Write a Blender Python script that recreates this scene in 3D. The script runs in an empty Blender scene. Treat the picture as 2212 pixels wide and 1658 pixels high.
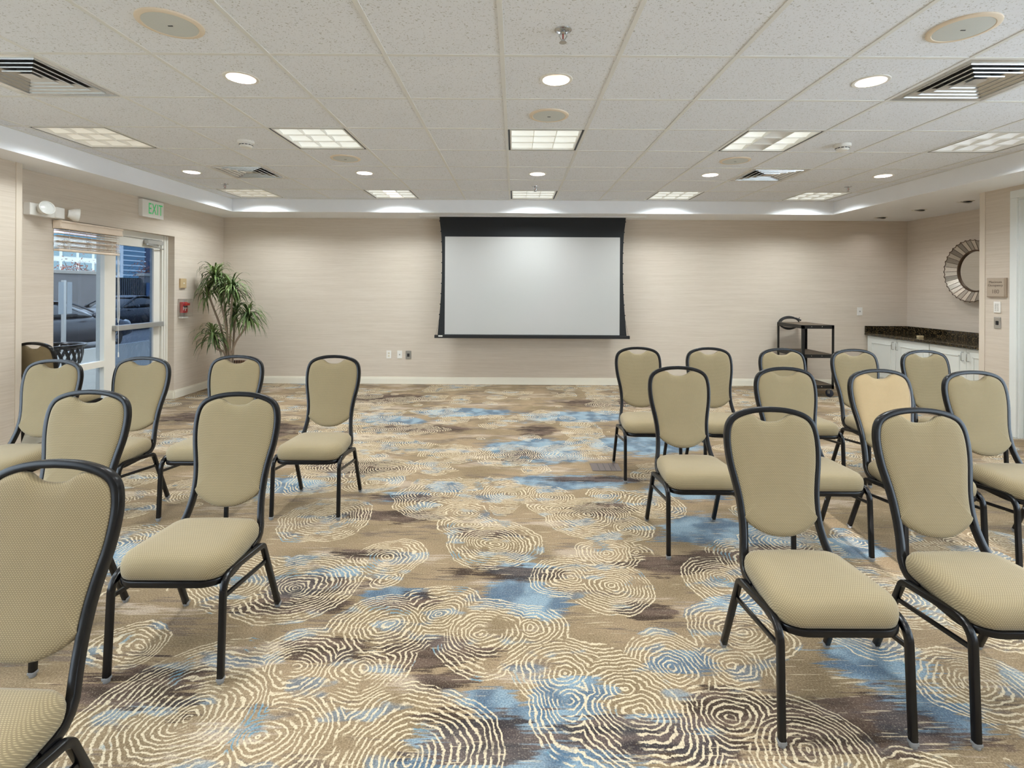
import bpy, bmesh, math, random
from math import sin, cos, pi, radians, sqrt, atan2
from mathutils import Matrix, Vector
random.seed(7)
SC = bpy.context.scene
COL = SC.collection

# ------------------------------------------------------------------ camera
CAMH = 1.43; FPX = 1104.0; VPX, VPY = 1112.0, 623.0; ROLL = 0.0055
cam_d = bpy.data.cameras.new('camera'); cam = bpy.data.objects.new('camera', cam_d); COL.objects.link(cam)
cam_d.sensor_fit = 'HORIZONTAL'; cam_d.sensor_width = 36.0; cam_d.lens = FPX / 2212 * 36
cam_d.shift_x = (1106 - VPX) / 2212; cam_d.shift_y = -(829 - VPY) / 2212
cam_d.clip_start = 0.05; cam_d.clip_end = 600
cam.matrix_world = Matrix.Translation((0, 0, CAMH)) @ Matrix.Rotation(pi/2, 4, 'X') @ Matrix.Rotation(ROLL, 4, 'Z')
SC.camera = cam

# ------------------------------------------------------------------ world, sun, exposure
W = bpy.data.worlds.new('sky'); SC.world = W; W.use_nodes = True
wn = W.node_tree.nodes; wn.clear()
w_out = wn.new('ShaderNodeOutputWorld'); w_bg = wn.new('ShaderNodeBackground')
w_bg.inputs['Color'].default_value = (0.76, 0.88, 1.0, 1); w_bg.inputs['Strength'].default_value = 9.0
W.node_tree.links.new(w_bg.outputs[0], w_out.inputs[0])
sun_d = bpy.data.lights.new('sun', 'SUN'); sun = bpy.data.objects.new('sun', sun_d); COL.objects.link(sun)
sun_d.energy = 10.0; sun_d.angle = radians(0.6); sun_d.color = (1.0, 0.93, 0.89)
SUN_TAN = 0.252
sun.matrix_world = Matrix.Translation((2, -12, 6)) @ Vector((0.03, 1, -SUN_TAN)).to_track_quat('-Z', 'Y').to_matrix().to_4x4()
DOWNLIGHT_W = 50.0
TROFFER_W = {2: 17.0, 6: 23.0, -2: 14.0, -6: 14.0}  # per row                         # parabolic louvers cut the light off beyond 70 degrees from straight down
ALCOVE_FILL_W = 12.0
vs = SC.view_settings
vs.view_transform = 'Standard'; vs.look = 'None'; vs.gamma = 1.0; vs.use_curve_mapping = False
vs.exposure = 0.0
cy = SC.cycles
cy.use_denoising = True; cy.adaptive_threshold = 0.015; cy.max_bounces = 9; cy.diffuse_bounces = 5; cy.glossy_bounces = 4
cy.transparent_max_bounces = 12; cy.transmission_bounces = 6
cy.caustics_reflective = False; cy.caustics_refractive = False; cy.sample_clamp_indirect = 6.0

# ------------------------------------------------------------------ room constants
ZT = 2.645; ZS = 2.466                    # tile ceiling, soffit
YB = 7.63; XL = -4.35; XLN = -4.19; XR = 5.86; XRN = 4.92; YREAR = -3.4
SXL, SXR, SYB = -3.89, 4.37, 7.02         # edges of the raised ceiling

# ------------------------------------------------------------------ helpers
def lin(r, g, b):
    f = lambda c: (c/255/12.92) if c/255 <= 0.04045 else ((c/255+0.055)/1.055)**2.4
    return (f(r), f(g), f(b), 1.0)

class N:
    """small node-graph builder"""
    def __init__(s, mat):
        s.t = mat.node_tree; s.n = s.t.nodes
    def new(s, typ, **kw):
        nd = s.n.new(typ)
        for k, v in kw.items(): setattr(nd, k, v)
        return nd
    def put(s, sock, v):
        if isinstance(v, bpy.types.NodeSocket): s.t.links.new(v, sock)
        else: sock.default_value = v
    def m(s, op, a, b=None, c=None, clamp=False):
        nd = s.new('ShaderNodeMath', operation=op, use_clamp=clamp)
        for i, v in enumerate((a, b, c)):
            if v is not None: s.put(nd.inputs[i], v)
        return nd.outputs[0]
    def v(s, op, a, b=None, out=0):
        nd = s.new('ShaderNodeVectorMath', operation=op)
        s.put(nd.inputs[0], a)
        if b is not None:
            if op == 'SCALE': s.put(nd.inputs[3], b)
            else: s.put(nd.inputs[1], b)
        return nd.outputs[out]
    def noise(s, vec, scale, detail=2.0, rough=0.5, color=False):
        nd = s.new('ShaderNodeTexNoise'); s.put(nd.inputs['Vector'], vec)
        nd.inputs['Scale'].default_value = scale; nd.inputs['Detail'].default_value = detail
        nd.inputs['Roughness'].default_value = rough
        return nd.outputs['Color' if color else 'Fac']
    def step(s, x, a, b):
        nd = s.new('ShaderNodeMapRange', interpolation_type='SMOOTHSTEP')
        s.put(nd.inputs['Value'], x); nd.inputs['From Min'].default_value = a; nd.inputs['From Max'].default_value = b
        return nd.outputs['Result']
    def mix(s, f, a, b):
        nd = s.new('ShaderNodeMix', data_type='RGBA')
        s.put(nd.inputs['Factor'], f); s.put(nd.inputs['A'], a) if False else None
        s.put(nd.inputs[6], a); s.put(nd.inputs[7], b)
        return nd.outputs[2]
    def coord(s, which='Object'):
        return s.new('ShaderNodeTexCoord').outputs[which]
    def pos(s):
        return s.new('ShaderNodeNewGeometry').outputs['Position']

def new_mat(name):
    m = bpy.data.materials.new(name); m.use_nodes = True
    b = m.node_tree.nodes['Principled BSDF']
    return m, N(m), b

def mat(name, col, rough=0.6, metal=0.0, var=0.06, scale=8.0, bump=0.0, bscale=200.0, emit=None, estr=0.0, spec=0.5, coat=0.0):
    """plain procedural material: base colour with slight noise variation"""
    m, g, b = new_mat(name)
    c2 = tuple(max(0, x*(1-var)) for x in col[:3]) + (1,)
    c1 = tuple(min(1, x*(1+var)) for x in col[:3]) + (1,)
    b.inputs['Base Color'].default_value = col
    if var > 0:
        f = g.noise(g.coord(), scale, 3)
        g.put(b.inputs['Base Color'], g.mix(f, c2, c1))
    b.inputs['Roughness'].default_value = rough; b.inputs['Metallic'].default_value = metal
    b.inputs['Specular IOR Level'].default_value = spec
    b.inputs['Coat Weight'].default_value = coat
    if bump > 0:
        bn = g.new('ShaderNodeBump'); bn.inputs['Strength'].default_value = bump; bn.inputs['Distance'].default_value = 0.002
        g.put(bn.inputs['Height'], g.noise(g.coord(), bscale, 2)); g.put(b.inputs['Normal'], bn.outputs[0])
    if emit is not None:
        b.inputs['Emission Color'].default_value = emit; b.inputs['Emission Strength'].default_value = estr
    return m

def glass_mat(name, tint, refl=0.08, rough=0.0):
    m = bpy.data.materials.new(name); m.use_nodes = True
    g = N(m); m.node_tree.nodes.clear()
    out = g.new('ShaderNodeOutputMaterial'); tr = g.new('ShaderNodeBsdfTransparent'); gl = g.new('ShaderNodeBsdfGlossy')
    f = g.noise(g.coord(), 3.0, 2)
    g.put(tr.inputs[0], g.mix(f, tuple(c*0.96 for c in tint[:3])+(1,), tint)); gl.inputs['Roughness'].default_value = rough
    fr = g.new('ShaderNodeLayerWeight'); fr.inputs[0].default_value = 0.5
    mx = g.new('ShaderNodeMixShader'); g.put(mx.inputs[0], g.m('ADD', g.m('MULTIPLY', g.m('POWER', fr.outputs['Facing'], 5.0), 0.9), refl*0.5, clamp=True))
    g.put(mx.inputs[1], tr.outputs[0]); g.put(mx.inputs[2], gl.outputs[0]); g.put(out.inputs[0], mx.outputs[0])
    return m

# ------------------------------------------------------------------ mesh builders
class MB:
    def __init__(s): s.bm = bmesh.new()
    def quad(s, pts):
        return s.bm.faces.new([s.bm.verts.new(p) for p in pts])
    def box(s, a, b, bev=0.0, M=None):
        x0, x1 = sorted((a[0], b[0])); y0, y1 = sorted((a[1], b[1])); z0, z1 = sorted((a[2], b[2]))
        vs_ = [s.bm.verts.new(p) for p in ((x0,y0,z0),(x1,y0,z0),(x1,y1,z0),(x0,y1,z0),(x0,y0,z1),(x1,y0,z1),(x1,y1,z1),(x0,y1,z1))]
        fs = [s.bm.faces.new([vs_[i] for i in f]) for f in ((0,3,2,1),(4,5,6,7),(0,1,5,4),(1,2,6,5),(2,3,7,6),(3,0,4,7))]
        if M is not None: bmesh.ops.transform(s.bm, matrix=M, verts=vs_)
        if bev > 0:
            es = list({e for f in fs for e in f.edges})
            bmesh.ops.bevel(s.bm, geom=es, offset=bev, segments=2, affect='EDGES', profile=0.5)
        return s
    def lathe(s, prof, seg=32, M=None, close=True):
        """prof: list of (r,z); revolved about z"""
        rings = []; allv = []
        for r, z in prof:
            if r < 1e-6:
                v = s.bm.verts.new((0,0,z)); rings.append([v]); allv.append(v)
            else:
                ring = [s.bm.verts.new((r*cos(2*pi*k/seg), r*sin(2*pi*k/seg), z)) for k in range(seg)]
                rings.append(ring); allv += ring
        for A, B in zip(rings, rings[1:]):
            for k in range(seg):
                k2 = (k+1) % seg
                q = [A[k % len(A)], A[k2 % len(A)], B[k2 % len(B)], B[k % len(B)]]
                u = []
                for v in q:
                    if v not in u: u.append(v)
                if len(u) >= 3: s.bm.faces.new(u)
        if M is not None: bmesh.ops.transform(s.bm, matrix=M, verts=allv)
        return s
    def sweep(s, pts, w, d, ref, closed=False, r=0.25, taper=None):
        """rounded-rectangle tube along pts. w along n2 = t x n1, d along n1 (the ref direction)."""
        n = len(pts); P = [Vector(p) for p in pts]; rings = []
        c = r*min(w, d)
        prof = []
        for sx, sy in ((1,1),(-1,1),(-1,-1),(1,-1)):
            cx, cy_ = sx*(w/2-c), sy*(d/2-c); a0 = {(1,1):0,(-1,1):pi/2,(-1,-1):pi,(1,-1):1.5*pi}[(sx,sy)]
            for k in range(3):
                a = a0 + k*pi/4; prof.append((cx+c*cos(a), cy_+c*sin(a)))
        for i in range(n):
            if closed: t = P[(i+1)%n]-P[i-1]
            else: t = P[min(i+1,n-1)]-P[max(i-1,0)]
            t.normalize()
            rf = Vector(ref[i] if isinstance(ref, list) else ref)
            n1 = (rf - rf.dot(t)*t).normalized(); n2 = t.cross(n1)
            k = taper[i] if taper else 1.0
            rings.append([s.bm.verts.new(P[i] + n2*(a*k) + n1*(b*k)) for a, b in prof])
        L = len(prof); m = n if closed else n-1
        for i in range(m):
            A, B = rings[i], rings[(i+1) % n]
            for k in range(L): s.bm.faces.new((A[k], A[(k+1)%L], B[(k+1)%L], B[k]))
        if not closed:
            s.bm.faces.new(rings[0][::-1]); s.bm.faces.new(rings[-1])
        return s
    def tube(s, pts, rad, seg=8):
        n = len(pts); P = [Vector(p) for p in pts]; rings = []
        n1 = None
        for i in range(n):
            t = (P[min(i+1,n-1)]-P[max(i-1,0)]).normalized()
            if n1 is None: n1 = t.orthogonal().normalized()
            n1 = (n1 - n1.dot(t)*t).normalized(); n2 = t.cross(n1)
            rr = rad[i] if isinstance(rad, (list, tuple)) else rad
            rings.append([s.bm.verts.new(P[i]+rr*(cos(2*pi*k/seg)*n1+sin(2*pi*k/seg)*n2)) for k in range(seg)])
        for A, B in zip(rings, rings[1:]):
            for k in range(seg): s.bm.faces.new((A[k], A[(k+1)%seg], B[(k+1)%seg], B[k]))
        s.bm.faces.new(rings[0][::-1]); s.bm.faces.new(rings[-1])
        return s
    def layers(s, rings, cap0=True, cap1=True):
        R = [[s.bm.verts.new(p) for p in ring] for ring in rings]
        L = len(R[0])
        for A, B in zip(R, R[1:]):
            for k in range(L): s.bm.faces.new((A[k], A[(k+1)%L], B[(k+1)%L], B[k]))
        if cap0: s.bm.faces.new(R[0][::-1])
        if cap1: s.bm.faces.new(R[-1])
        return s
    def prism(s, poly, axis, a, b):
        """extrude a 2-D polygon; axis 'x': poly=(y,z); 'y': poly=(x,z); 'z': poly=(x,y)"""
        def P(p, h): return {'x': (h, p[0], p[1]), 'y': (p[0], h, p[1]), 'z': (p[0], p[1], h)}[axis]
        return s.layers([[P(p, a) for p in poly], [P(p, b) for p in poly]])
    def build(s, name, material, parent=None, smooth=None, sub=0):
        bmesh.ops.recalc_face_normals(s.bm, faces=s.bm.faces)
        me = bpy.data.meshes.new(name); s.bm.to_mesh(me); s.bm.free()
        if isinstance(material, (list, tuple)):
            for x in material: me.materials.append(x)
        else: me.materials.append(material)
        o = bpy.data.objects.new(name, me); COL.objects.link(o)
        if parent is not None: o.parent = parent
        if smooth is not None:
            for p in me.polygons: p.use_smooth = True
            if smooth < 3.1:
                bm = bmesh.new(); bm.from_mesh(me)
                for e in bm.edges:
                    if len(e.link_faces) == 2 and e.calc_face_angle(0) > smooth: e.smooth = False
                bm.to_mesh(me); bm.free()
        if sub:
            md = o.modifiers.new('subdivision', 'SUBSURF'); md.levels = sub; md.render_levels = sub
        return o

def tag(o, label=None, cat=None, group=None, kind=None):
    if label: o['label'] = label
    if cat: o['category'] = cat
    if group: o['group'] = group
    if kind: o['kind'] = kind
    return o
def thing(name, label, cat, loc=(0,0,0), rz=0.0, group=None, kind=None):
    o = bpy.data.objects.new(name, None); COL.objects.link(o)
    o.location = loc; o.rotation_euler = (0,0,rz); o.empty_display_size = 0.1
    return tag(o, label, cat, group, kind)
def copy_tree(o, parent=None):
    c = o.copy(); COL.objects.link(c)
    if parent is not None: c.parent = parent
    for ch in list(o.children): copy_tree(ch, c)
    return c
def struct(o): o['kind'] = 'structure'; return o

def fillet(pts, rad, n=6):
    """polyline with rounded corners; pts 3-D"""
    P = [Vector(p) for p in pts]; out = [P[0]]
    for i in range(1, len(P)-1):
        a = (P[i-1]-P[i]); b = (P[i+1]-P[i]); la, lb = a.length, b.length; a.normalize(); b.normalize()
        ang = a.angle(b); r = rad[i-1] if isinstance(rad, (list, tuple)) else rad
        d = min(r/math.tan(ang/2), la*0.48, lb*0.48); r2 = d*math.tan(ang/2)
        p0 = P[i]+a*d; p1 = P[i]+b*d; c = P[i]+(a+b).normalized()*(r2/sin(ang/2))
        v0 = p0-c; v1 = p1-c; tot = v0.angle(v1) if v0.length > 0 else 0
        for k in range(n+1):
            t = k/n
            if tot < 1e-4: out.append(p0.lerp(p1, t)); continue
            out.append(c + (v0*sin((1-t)*tot)+v1*sin(t*tot))/sin(tot))
    out.append(P[-1]); return out
def spline(ctrl, n=6):
    """Catmull-Rom through control points (any dimension)"""
    out = []; L = len(ctrl)
    for i in range(L-1):
        p0 = ctrl[max(i-1,0)]; p1 = ctrl[i]; p2 = ctrl[i+1]; p3 = ctrl[min(i+2,L-1)]
        for k in range(n):
            t = k/n; t2 = t*t; t3 = t2*t
            out.append(tuple(0.5*(2*b+(c-a)*t+(2*a-5*b+4*c-d)*t2+(3*b-a-3*c+d)*t3) for a,b,c,d in zip(p0,p1,p2,p3)))
    out.append(tuple(ctrl[-1])); return out
def interp(tab, x):
    if x <= tab[0][0]: 
        (x0,y0),(x1,y1) = tab[0],tab[1]; return y0+(y1-y0)*(x-x0)/(x1-x0)
    for (x0,y0),(x1,y1) in zip(tab, tab[1:]):
        if x <= x1: return y0+(y1-y0)*(x-x0)/(x1-x0)
    (x0,y0),(x1,y1) = tab[-2],tab[-1]; return y1+(y1-y0)*(x-x1)/(x1-x0)
def text_mesh(body, size, extrude=0.0008, align='CENTER', spacing=1.0, xs=1.0):
    cu = bpy.data.curves.new('lettering', 'FONT'); cu.body = body; cu.size = size; cu.extrude = extrude
    cu.align_x = align; cu.align_y = 'CENTER'; cu.space_line = 0.9; cu.space_character = spacing
    ob = bpy.data.objects.new('lettering', cu); COL.objects.link(ob)
    dg = bpy.context.evaluated_depsgraph_get(); me = bpy.data.meshes.new_from_object(ob.evaluated_get(dg))
    bpy.data.objects.remove(ob); bpy.data.curves.remove(cu)
    if xs != 1.0:
        for v in me.vertices: v.co.x *= xs
    return me
def add_text(name, body, size, material, parent, M, **kw):
    me = text_mesh(body, size, **kw); me.transform(M); me.name = name
    me.materials.clear(); me.materials.append(material)
    o = bpy.data.objects.new(name, me); COL.objects.link(o); o.parent = parent; return o
def RX(a): return Matrix.Rotation(a, 4, 'X')
def RY(a): return Matrix.Rotation(a, 4, 'Y')
def RZ(a): return Matrix.Rotation(a, 4, 'Z')
def T(x, y, z): return Matrix.Translation((x, y, z))
def ground(px, py, z=0.0):
    """photo pixel on the plane of height z -> (X, Y)"""
    dx = px-VPX; dy = py-VPY; x = dx+dy*ROLL; y = dy-dx*ROLL
    Y = (CAMH-z)*FPX/y; return x*Y/FPX, Y

# ------------------------------------------------------------------ materials
M = {}
# wall covering: fine horizontal grass-cloth streaks
def wallpaper():
    m, g, b = new_mat('woven_wallpaper')
    p = g.pos()
    s = g.v('MULTIPLY', p, (2.0, 2.0, 120.0)); s2 = g.v('MULTIPLY', p, (9.0, 9.0, 340.0)); s3 = g.v('MULTIPLY', p, (0.6, 0.6, 30.0))
    n1 = g.noise(s, 1.0, 3); n2 = g.noise(s2, 1.0, 1); n3 = g.noise(s3, 1.0, 2)
    f = g.m('ADD', g.m('MULTIPLY', n1, 0.5), g.m('ADD', g.m('MULTIPLY', n2, 0.3), g.m('MULTIPLY', n3, 0.2)))
    c = g.mix(g.step(f, 0.25, 0.70), lin(199, 185, 168), lin(214, 202, 187))
    g.put(b.inputs['Base Color'], c); b.inputs['Roughness'].default_value = 0.75; b.inputs['Specular IOR Level'].default_value = 0.25
    bn = g.new('ShaderNodeBump'); bn.inputs['Strength'].default_value = 0.12; bn.inputs['Distance'].default_value = 0.002
    g.put(bn.inputs['Height'], f); g.put(b.inputs['Normal'], bn.outputs[0])
    return m
M['wall'] = wallpaper()
def tile_mat():
    m, g, b = new_mat('fissured_tile')
    p = g.pos()
    wv = g.v('ADD', p, g.v('SCALE', g.noise(p, 40, 1, color=True), 0.03))
    n = g.noise(wv, 105, 2.0, 0.6); n2 = g.noise(p, 3.0, 2)
    f = g.step(n, 0.33, 0.41)
    c = g.mix(f, lin(188, 187, 184), g.mix(n2, lin(229, 231, 236), lin(235, 237, 242)))
    g.put(b.inputs['Base Color'], c); b.inputs['Roughness'].default_value = 0.9; b.inputs['Specular IOR Level'].default_value = 0.15
    return m
M['tile'] = tile_mat()
M['tbar'] = mat('grid_enamel', lin(225, 224, 220), 0.5, var=0.03)
M['white_paint'] = mat('ceiling_paint', lin(243, 244, 247), 0.85, var=0.02, spec=0.2)
M['trim'] = mat('cream_trim_paint', lin(232, 226, 210), 0.45, var=0.03)
M['trim_wall'] = mat('corner_guard_vinyl', lin(216, 203, 186), 0.5, var=0.03)
M['plaster'] = mat('plain_plaster', lin(205, 195, 180), 0.85, var=0.03)
M['black_frame'] = mat('black_enamel', lin(14, 14, 16), 0.26, var=0.25, scale=60, spec=0.34)
M['white_plastic'] = mat('white_plastic', lin(232, 229, 222), 0.4, var=0.02)
M['offwhite_plastic'] = mat('almond_plastic', lin(222, 212, 190), 0.4, var=0.02)
M['tan_plastic'] = mat('tan_plastic', lin(190, 165, 125), 0.5, var=0.03)
M['black_plastic'] = mat('black_plastic', lin(26, 26, 28), 0.4, var=0.1)
M['chrome'] = mat('brushed_steel', lin(200, 200, 200), 0.25, 1.0, var=0.05)
M['clear_glide'] = mat('grey_glide_plastic', lin(128, 128, 128), 0.3, var=0.05)
M['grey_metal'] = mat('satin_grey_metal', lin(170, 168, 162), 0.35, 0.9, var=0.05)
M['alu'] = mat('cream_aluminium', lin(226, 222, 212), 0.4, var=0.03)
M['silver'] = mat('silver_paint', lin(190, 190, 188), 0.3, 0.6, var=0.04)

def fabric(name):
    m, g, b = new_mat(name)
    p = g.coord('Object'); sp = g.new('ShaderNodeSeparateXYZ'); g.put(sp.inputs[0], p)
    u = g.m('DIVIDE', sp.outputs[0], 0.0072); v = g.m('DIVIDE', g.m('ADD', sp.outputs[1], sp.outputs[2]), 0.0052)
    row = g.m('FLOOR', v); u2 = g.m('ADD', u, g.m('MULTIPLY', g.m('MODULO', g.m('ABSOLUTE', row), 2.0), 0.5))
    fu = g.m('ABSOLUTE', g.m('SUBTRACT', g.m('FRACT', u2), 0.5)); fv = g.m('ABSOLUTE', g.m('SUBTRACT', g.m('FRACT', v), 0.5))
    dd = g.m('ADD', g.m('MULTIPLY', fu, 1.0), g.m('MULTIPLY', fv, 1.25))
    dot = g.step(dd, 0.46, 0.26)
    n = g.noise(p, 9.0, 3); nf = g.noise(p, 500.0, 1)
    base = g.mix(n, lin(132, 118, 90), lin(147, 131, 101))
    base = g.mix(g.m('MULTIPLY', nf, 0.35), base, lin(100, 90, 66))
    c = g.mix(g.m('MULTIPLY', dot, 0.85), base, lin(180, 162, 126))
    g.put(b.inputs['Base Color'], c); b.inputs['Roughness'].default_value = 0.85; b.inputs['Specular IOR Level'].default_value = 0.2
    b.inputs['Sheen Weight'].default_value = 0.15
    bn = g.new('ShaderNodeBump'); bn.inputs['Strength'].default_value = 0.25; bn.inputs['Distance'].default_value = 0.001
    g.put(bn.inputs['Height'], dot); g.put(b.inputs['Normal'], bn.outputs[0])
    return m
M['fabric'] = fabric('dotted_upholstery')

# carpet -------------------------------------------------------------
RING_PX = [(1225,1462,.21),(1250,1530,.2),(1385,1545,.30),(880,1640,.30),(1235,1245,.20),(1310,1262,.24),(830,1355,.24),(945,1325,.22),
 (1055,1365,.25),(1150,1360,.16),(1270,1115,.29),(1070,1172,.28),(1000,1105,.16),(1012,1132,.18),(840,1208,.2),(640,1265,.3),
 (1315,1195,.18),(1185,1072,.2),(1005,1058,.24),(1590,1432,.18),(1580,1535,.2),(1600,1362,.22),(1450,1440,.22),(400,1555,.38),(560,1600,.25),
 (300,1630,.25),(640,1450,.24),(1095,985,.26),(985,985,.2),(830,1012,.25),(700,1120,.3),(1745,1630,.25),(1850,1362,.2),(1340,1140,.2),
 (520,1250,.25),(780,1440,.2),(1410,1090,.22),(1700,1175,.25),(1560,1250,.22),(1940,1290,.25),(2120,1480,.22)]
BLUE_PX = [(1120,1610,.26,.13),(1230,1600,.24,.12),(1440,1575,.18,.07),(1120,1270,.13,.09),(1165,1300,.14,.1),(1230,1488,.13,.05),(1060,1500,.1,.05),
 (1560,1150,.3,.17),(1240,1040,.36,.13),(1160,975,.34,.26),(850,1285,.13,.06),(885,1070,.16,.07),(720,1235,.14,.05),(640,1275,.12,.06),(960,1050,.12,.08),
 (1600,1300,.16,.06),(1380,960,.4,.2),(1250,900,.5,.2),(840,905,.3,.15),(1475,1430,.1,.05),(1900,1440,.2,.08),(420,1200,.2,.15),(1000,890,.4,.15),
 (1840,1180,.16,.1),(620,1050,.2,.15),(1120,1230,.2,.06),(330,1190,.3,.2),(1980,1540,.15,.1),(1500,1060,.3,.12),(690,960,.2,.1)]
DARK_PX = [(1040,1595,.16,.09),(930,1412,.17,.08),(1400,1320,.11,.05),(1350,1592,.18,.07),(1500,1610,.14,.06),(850,1112,.34,.07),(1125,985,.12,.16),
 (755,1010,.3,.1),(690,1265,.2,.08),(870,1300,.12,.05),(700,1400,.16,.06),(1460,1215,.22,.09),(1300,1100,.2,.08),(900,925,.4,.12),(1280,1035,.34,.05),
 (1620,1540,.2,.08),(1830,1560,.3,.11),(300,1480,.2,.09),(1050,1150,.2,.05),(780,1195,.15,.05),(1100,1240,.24,.06),(640,1300,.2,.08),(1330,870,.5,.2),
 (820,860,.5,.2),(1160,930,.14,.15),(560,930,.3,.2),(1700,1190,.2,.06),(1560,1200,.2,.06),(880,1075,.2,.05),(460,900,.4,.15),(980,1470,.1,.04)]
def carpet():
    m, g, b = new_mat('patterned_carpet')
    p = g.pos()
    w1 = g.v('SCALE', g.v('SUBTRACT', g.noise(p, 3.2, 2, color=True), (0.5,0.5,0.5)), 0.16)
    w2 = g.v('SCALE', g.v('SUBTRACT', g.noise(p, 26, 1, color=True), (0.5,0.5,0.5)), 0.022)
    q = g.v('MULTIPLY', g.v('ADD', g.v('ADD', p, w1), w2), (1.0, 1.0, 0.0))
    F = None
    for px, py, r in RING_PX:
        x, y = ground(px, py)
        d = g.m('SUBTRACT', g.v('DISTANCE', q, (x, y, 0), out=1), r)
        F = d if F is None else g.m('MINIMUM', F, d)
    vo = g.new('ShaderNodeTexVoronoi', voronoi_dimensions='2D'); g.put(vo.inputs['Vector'], q); vo.inputs['Scale'].default_value = 2.3
    sr = g.new('ShaderNodeSeparateColor'); g.put(sr.inputs[0], vo.outputs['Color'])
    rad = g.m('SUBTRACT', g.m('MULTIPLY', sr.outputs[0], 0.50), 0.075)
    Fv = g.m('SUBTRACT', g.m('DIVIDE', vo.outputs['Distance'], 2.3), rad)
    sy = g.new('ShaderNodeSeparateXYZ'); g.put(sy.inputs[0], p)
    near = g.step(sy.outputs[1], 3.7, 2.9); midx = g.step(g.m('ABSOLUTE', g.m('SUBTRACT', sy.outputs[0], 0.15)), 2.0, 1.4)
    Fv = g.m('ADD', Fv, g.m('MULTIPLY', g.m('MULTIPLY', near, midx), 0.13))
    F = g.m('MINIMUM', F, Fv)
    fr = g.m('ABSOLUTE', g.m('SUBTRACT', g.m('FRACT', g.m('DIVIDE', F, 0.0195)), 0.5))
    jag = g.noise(p, 140, 1)
    line = g.step(g.m('ADD', fr, g.m('MULTIPLY', g.m('SUBTRACT', jag, 0.5), 0.35)), 0.225, 0.13)
    inside = g.step(F, 0.004, -0.004)
    brk = g.m('MULTIPLY', g.step(g.noise(p, 9.0, 3), 0.34, 0.44), g.step(g.noise(p, 45.0, 1), 0.28, 0.40))
    line = g.m('MULTIPLY', g.m('MULTIPLY', line, inside), brk)
    # patches of colour, edges frayed along the weft
    st = g.m('SUBTRACT', g.noise(g.v('MULTIPLY', p, (5.0, 75.0, 1.0)), 1.0, 2), 0.5)
    rg = g.m('SUBTRACT', g.noise(g.v('MULTIPLY', p, (2.2, 4.5, 1.0)), 1.0, 4, 0.62), 0.5)
    sy0 = g.new('ShaderNodeSeparateXYZ'); g.put(sy0.inputs[0], p)
    st = g.m('ADD', st, g.m('MULTIPLY', g.step(sy0.outputs[1], 3.0, 4.6), 0.09))
    fray = g.m('ADD', g.m('MULTIPLY', st, 0.9), g.m('MULTIPLY', rg, 1.5))
    at = g.new('ShaderNodeAttribute', attribute_name='patches'); sc = g.new('ShaderNodeSeparateColor'); g.put(sc.inputs[0], at.outputs['Color'])
    blue = g.step(g.m('ADD', sc.outputs[2], fray), 0.40, 0.58)
    dark = g.step(g.m('ADD', sc.outputs[0], g.m('ADD', g.m('MULTIPLY', st, 1.0), g.m('MULTIPLY', g.noise(g.v('MULTIPLY', p, (2.6, 6.0, 1.0)), 1.3, 4, 0.62), 1.5))), 1.13, 1.33)
    light = g.step(g.m('ADD', g.noise(g.v('MULTIPLY', p, (1.6, 5.0, 1.0)), 1.0, 3), g.m('MULTIPLY', st, 0.5)), 0.58, 0.68)
    grey = g.step(g.m('ADD', g.noise(g.v('MULTIPLY', p, (1.9, 6.5, 1.0)), 1.37, 3), g.m('MULTIPLY', st, 0.6)), 0.57, 0.68)
    n = g.noise(p, 2.0, 3)
    tan = g.mix(g.step(n, 0.35, 0.65), lin(126, 109, 84), lin(147, 127, 101))
    yarn = g.noise(p, 170, 2, 0.7)
    dash = g.step(g.m('ADD', g.noise(g.v('MULTIPLY', p, (7.0, 110.0, 1.0)), 1.0, 1), g.m('MULTIPLY', g.noise(p, 2.5, 2), 0.35)), 0.86, 0.90)
    inring = g.m('MULTIPLY', inside, g.step(g.noise(g.v('MULTIPLY', p, (4.0, 9.0, 1.0)), 1.0, 3), 0.54, 0.62))
    tan = g.mix(g.m('MULTIPLY', light, 0.6), tan, lin(184, 168, 151))
    tan = g.mix(g.m('MULTIPLY', grey, 0.75), tan, lin(104, 91, 80))
    blu = g.mix(g.step(g.noise(p, 6, 2), 0.4, 0.62), lin(74, 102, 124), lin(126, 152, 168))
    brn = g.mix(g.step(g.noise(g.v('MULTIPLY', p, (3, 14, 1)), 1, 2), 0.4, 0.6), lin(48, 37, 34), lin(92, 76, 68))
    c = g.mix(g.m('MULTIPLY', inring, 0.6), tan, blu)
    c = g.mix(g.m('MULTIPLY', blue, 0.85), c, blu)
    c = g.mix(g.m('MULTIPLY', dark, 0.9), c, brn)
    c = g.mix(g.m('MULTIPLY', dash, 0.7), c, lin(196, 180, 152))
    lc = g.mix(g.step(g.noise(p, 5.0, 2), 0.62, 0.68), lin(208, 192, 163), lin(104, 140, 156))
    c = g.mix(g.m('MULTIPLY', line, 0.88), c, lc)
    c = g.mix(g.m('MULTIPLY', g.step(yarn, 0.56, 0.30), 0.42), c, lin(58, 45, 35))
    c = g.mix(g.m('MULTIPLY', g.step(yarn, 0.54, 0.74), 0.30), c, lin(214, 200, 172))
    g.put(b.inputs['Base Color'], c); b.inputs['Roughness'].default_value = 0.95; b.inputs['Specular IOR Level'].default_value = 0.08
    bn = g.new('ShaderNodeBump'); bn.inputs['Strength'].default_value = 0.35; bn.inputs['Distance'].default_value = 0.004
    g.put(bn.inputs['Height'], yarn); g.put(b.inputs['Normal'], bn.outputs[0])
    return m
M['carpet'] = carpet()

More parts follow.
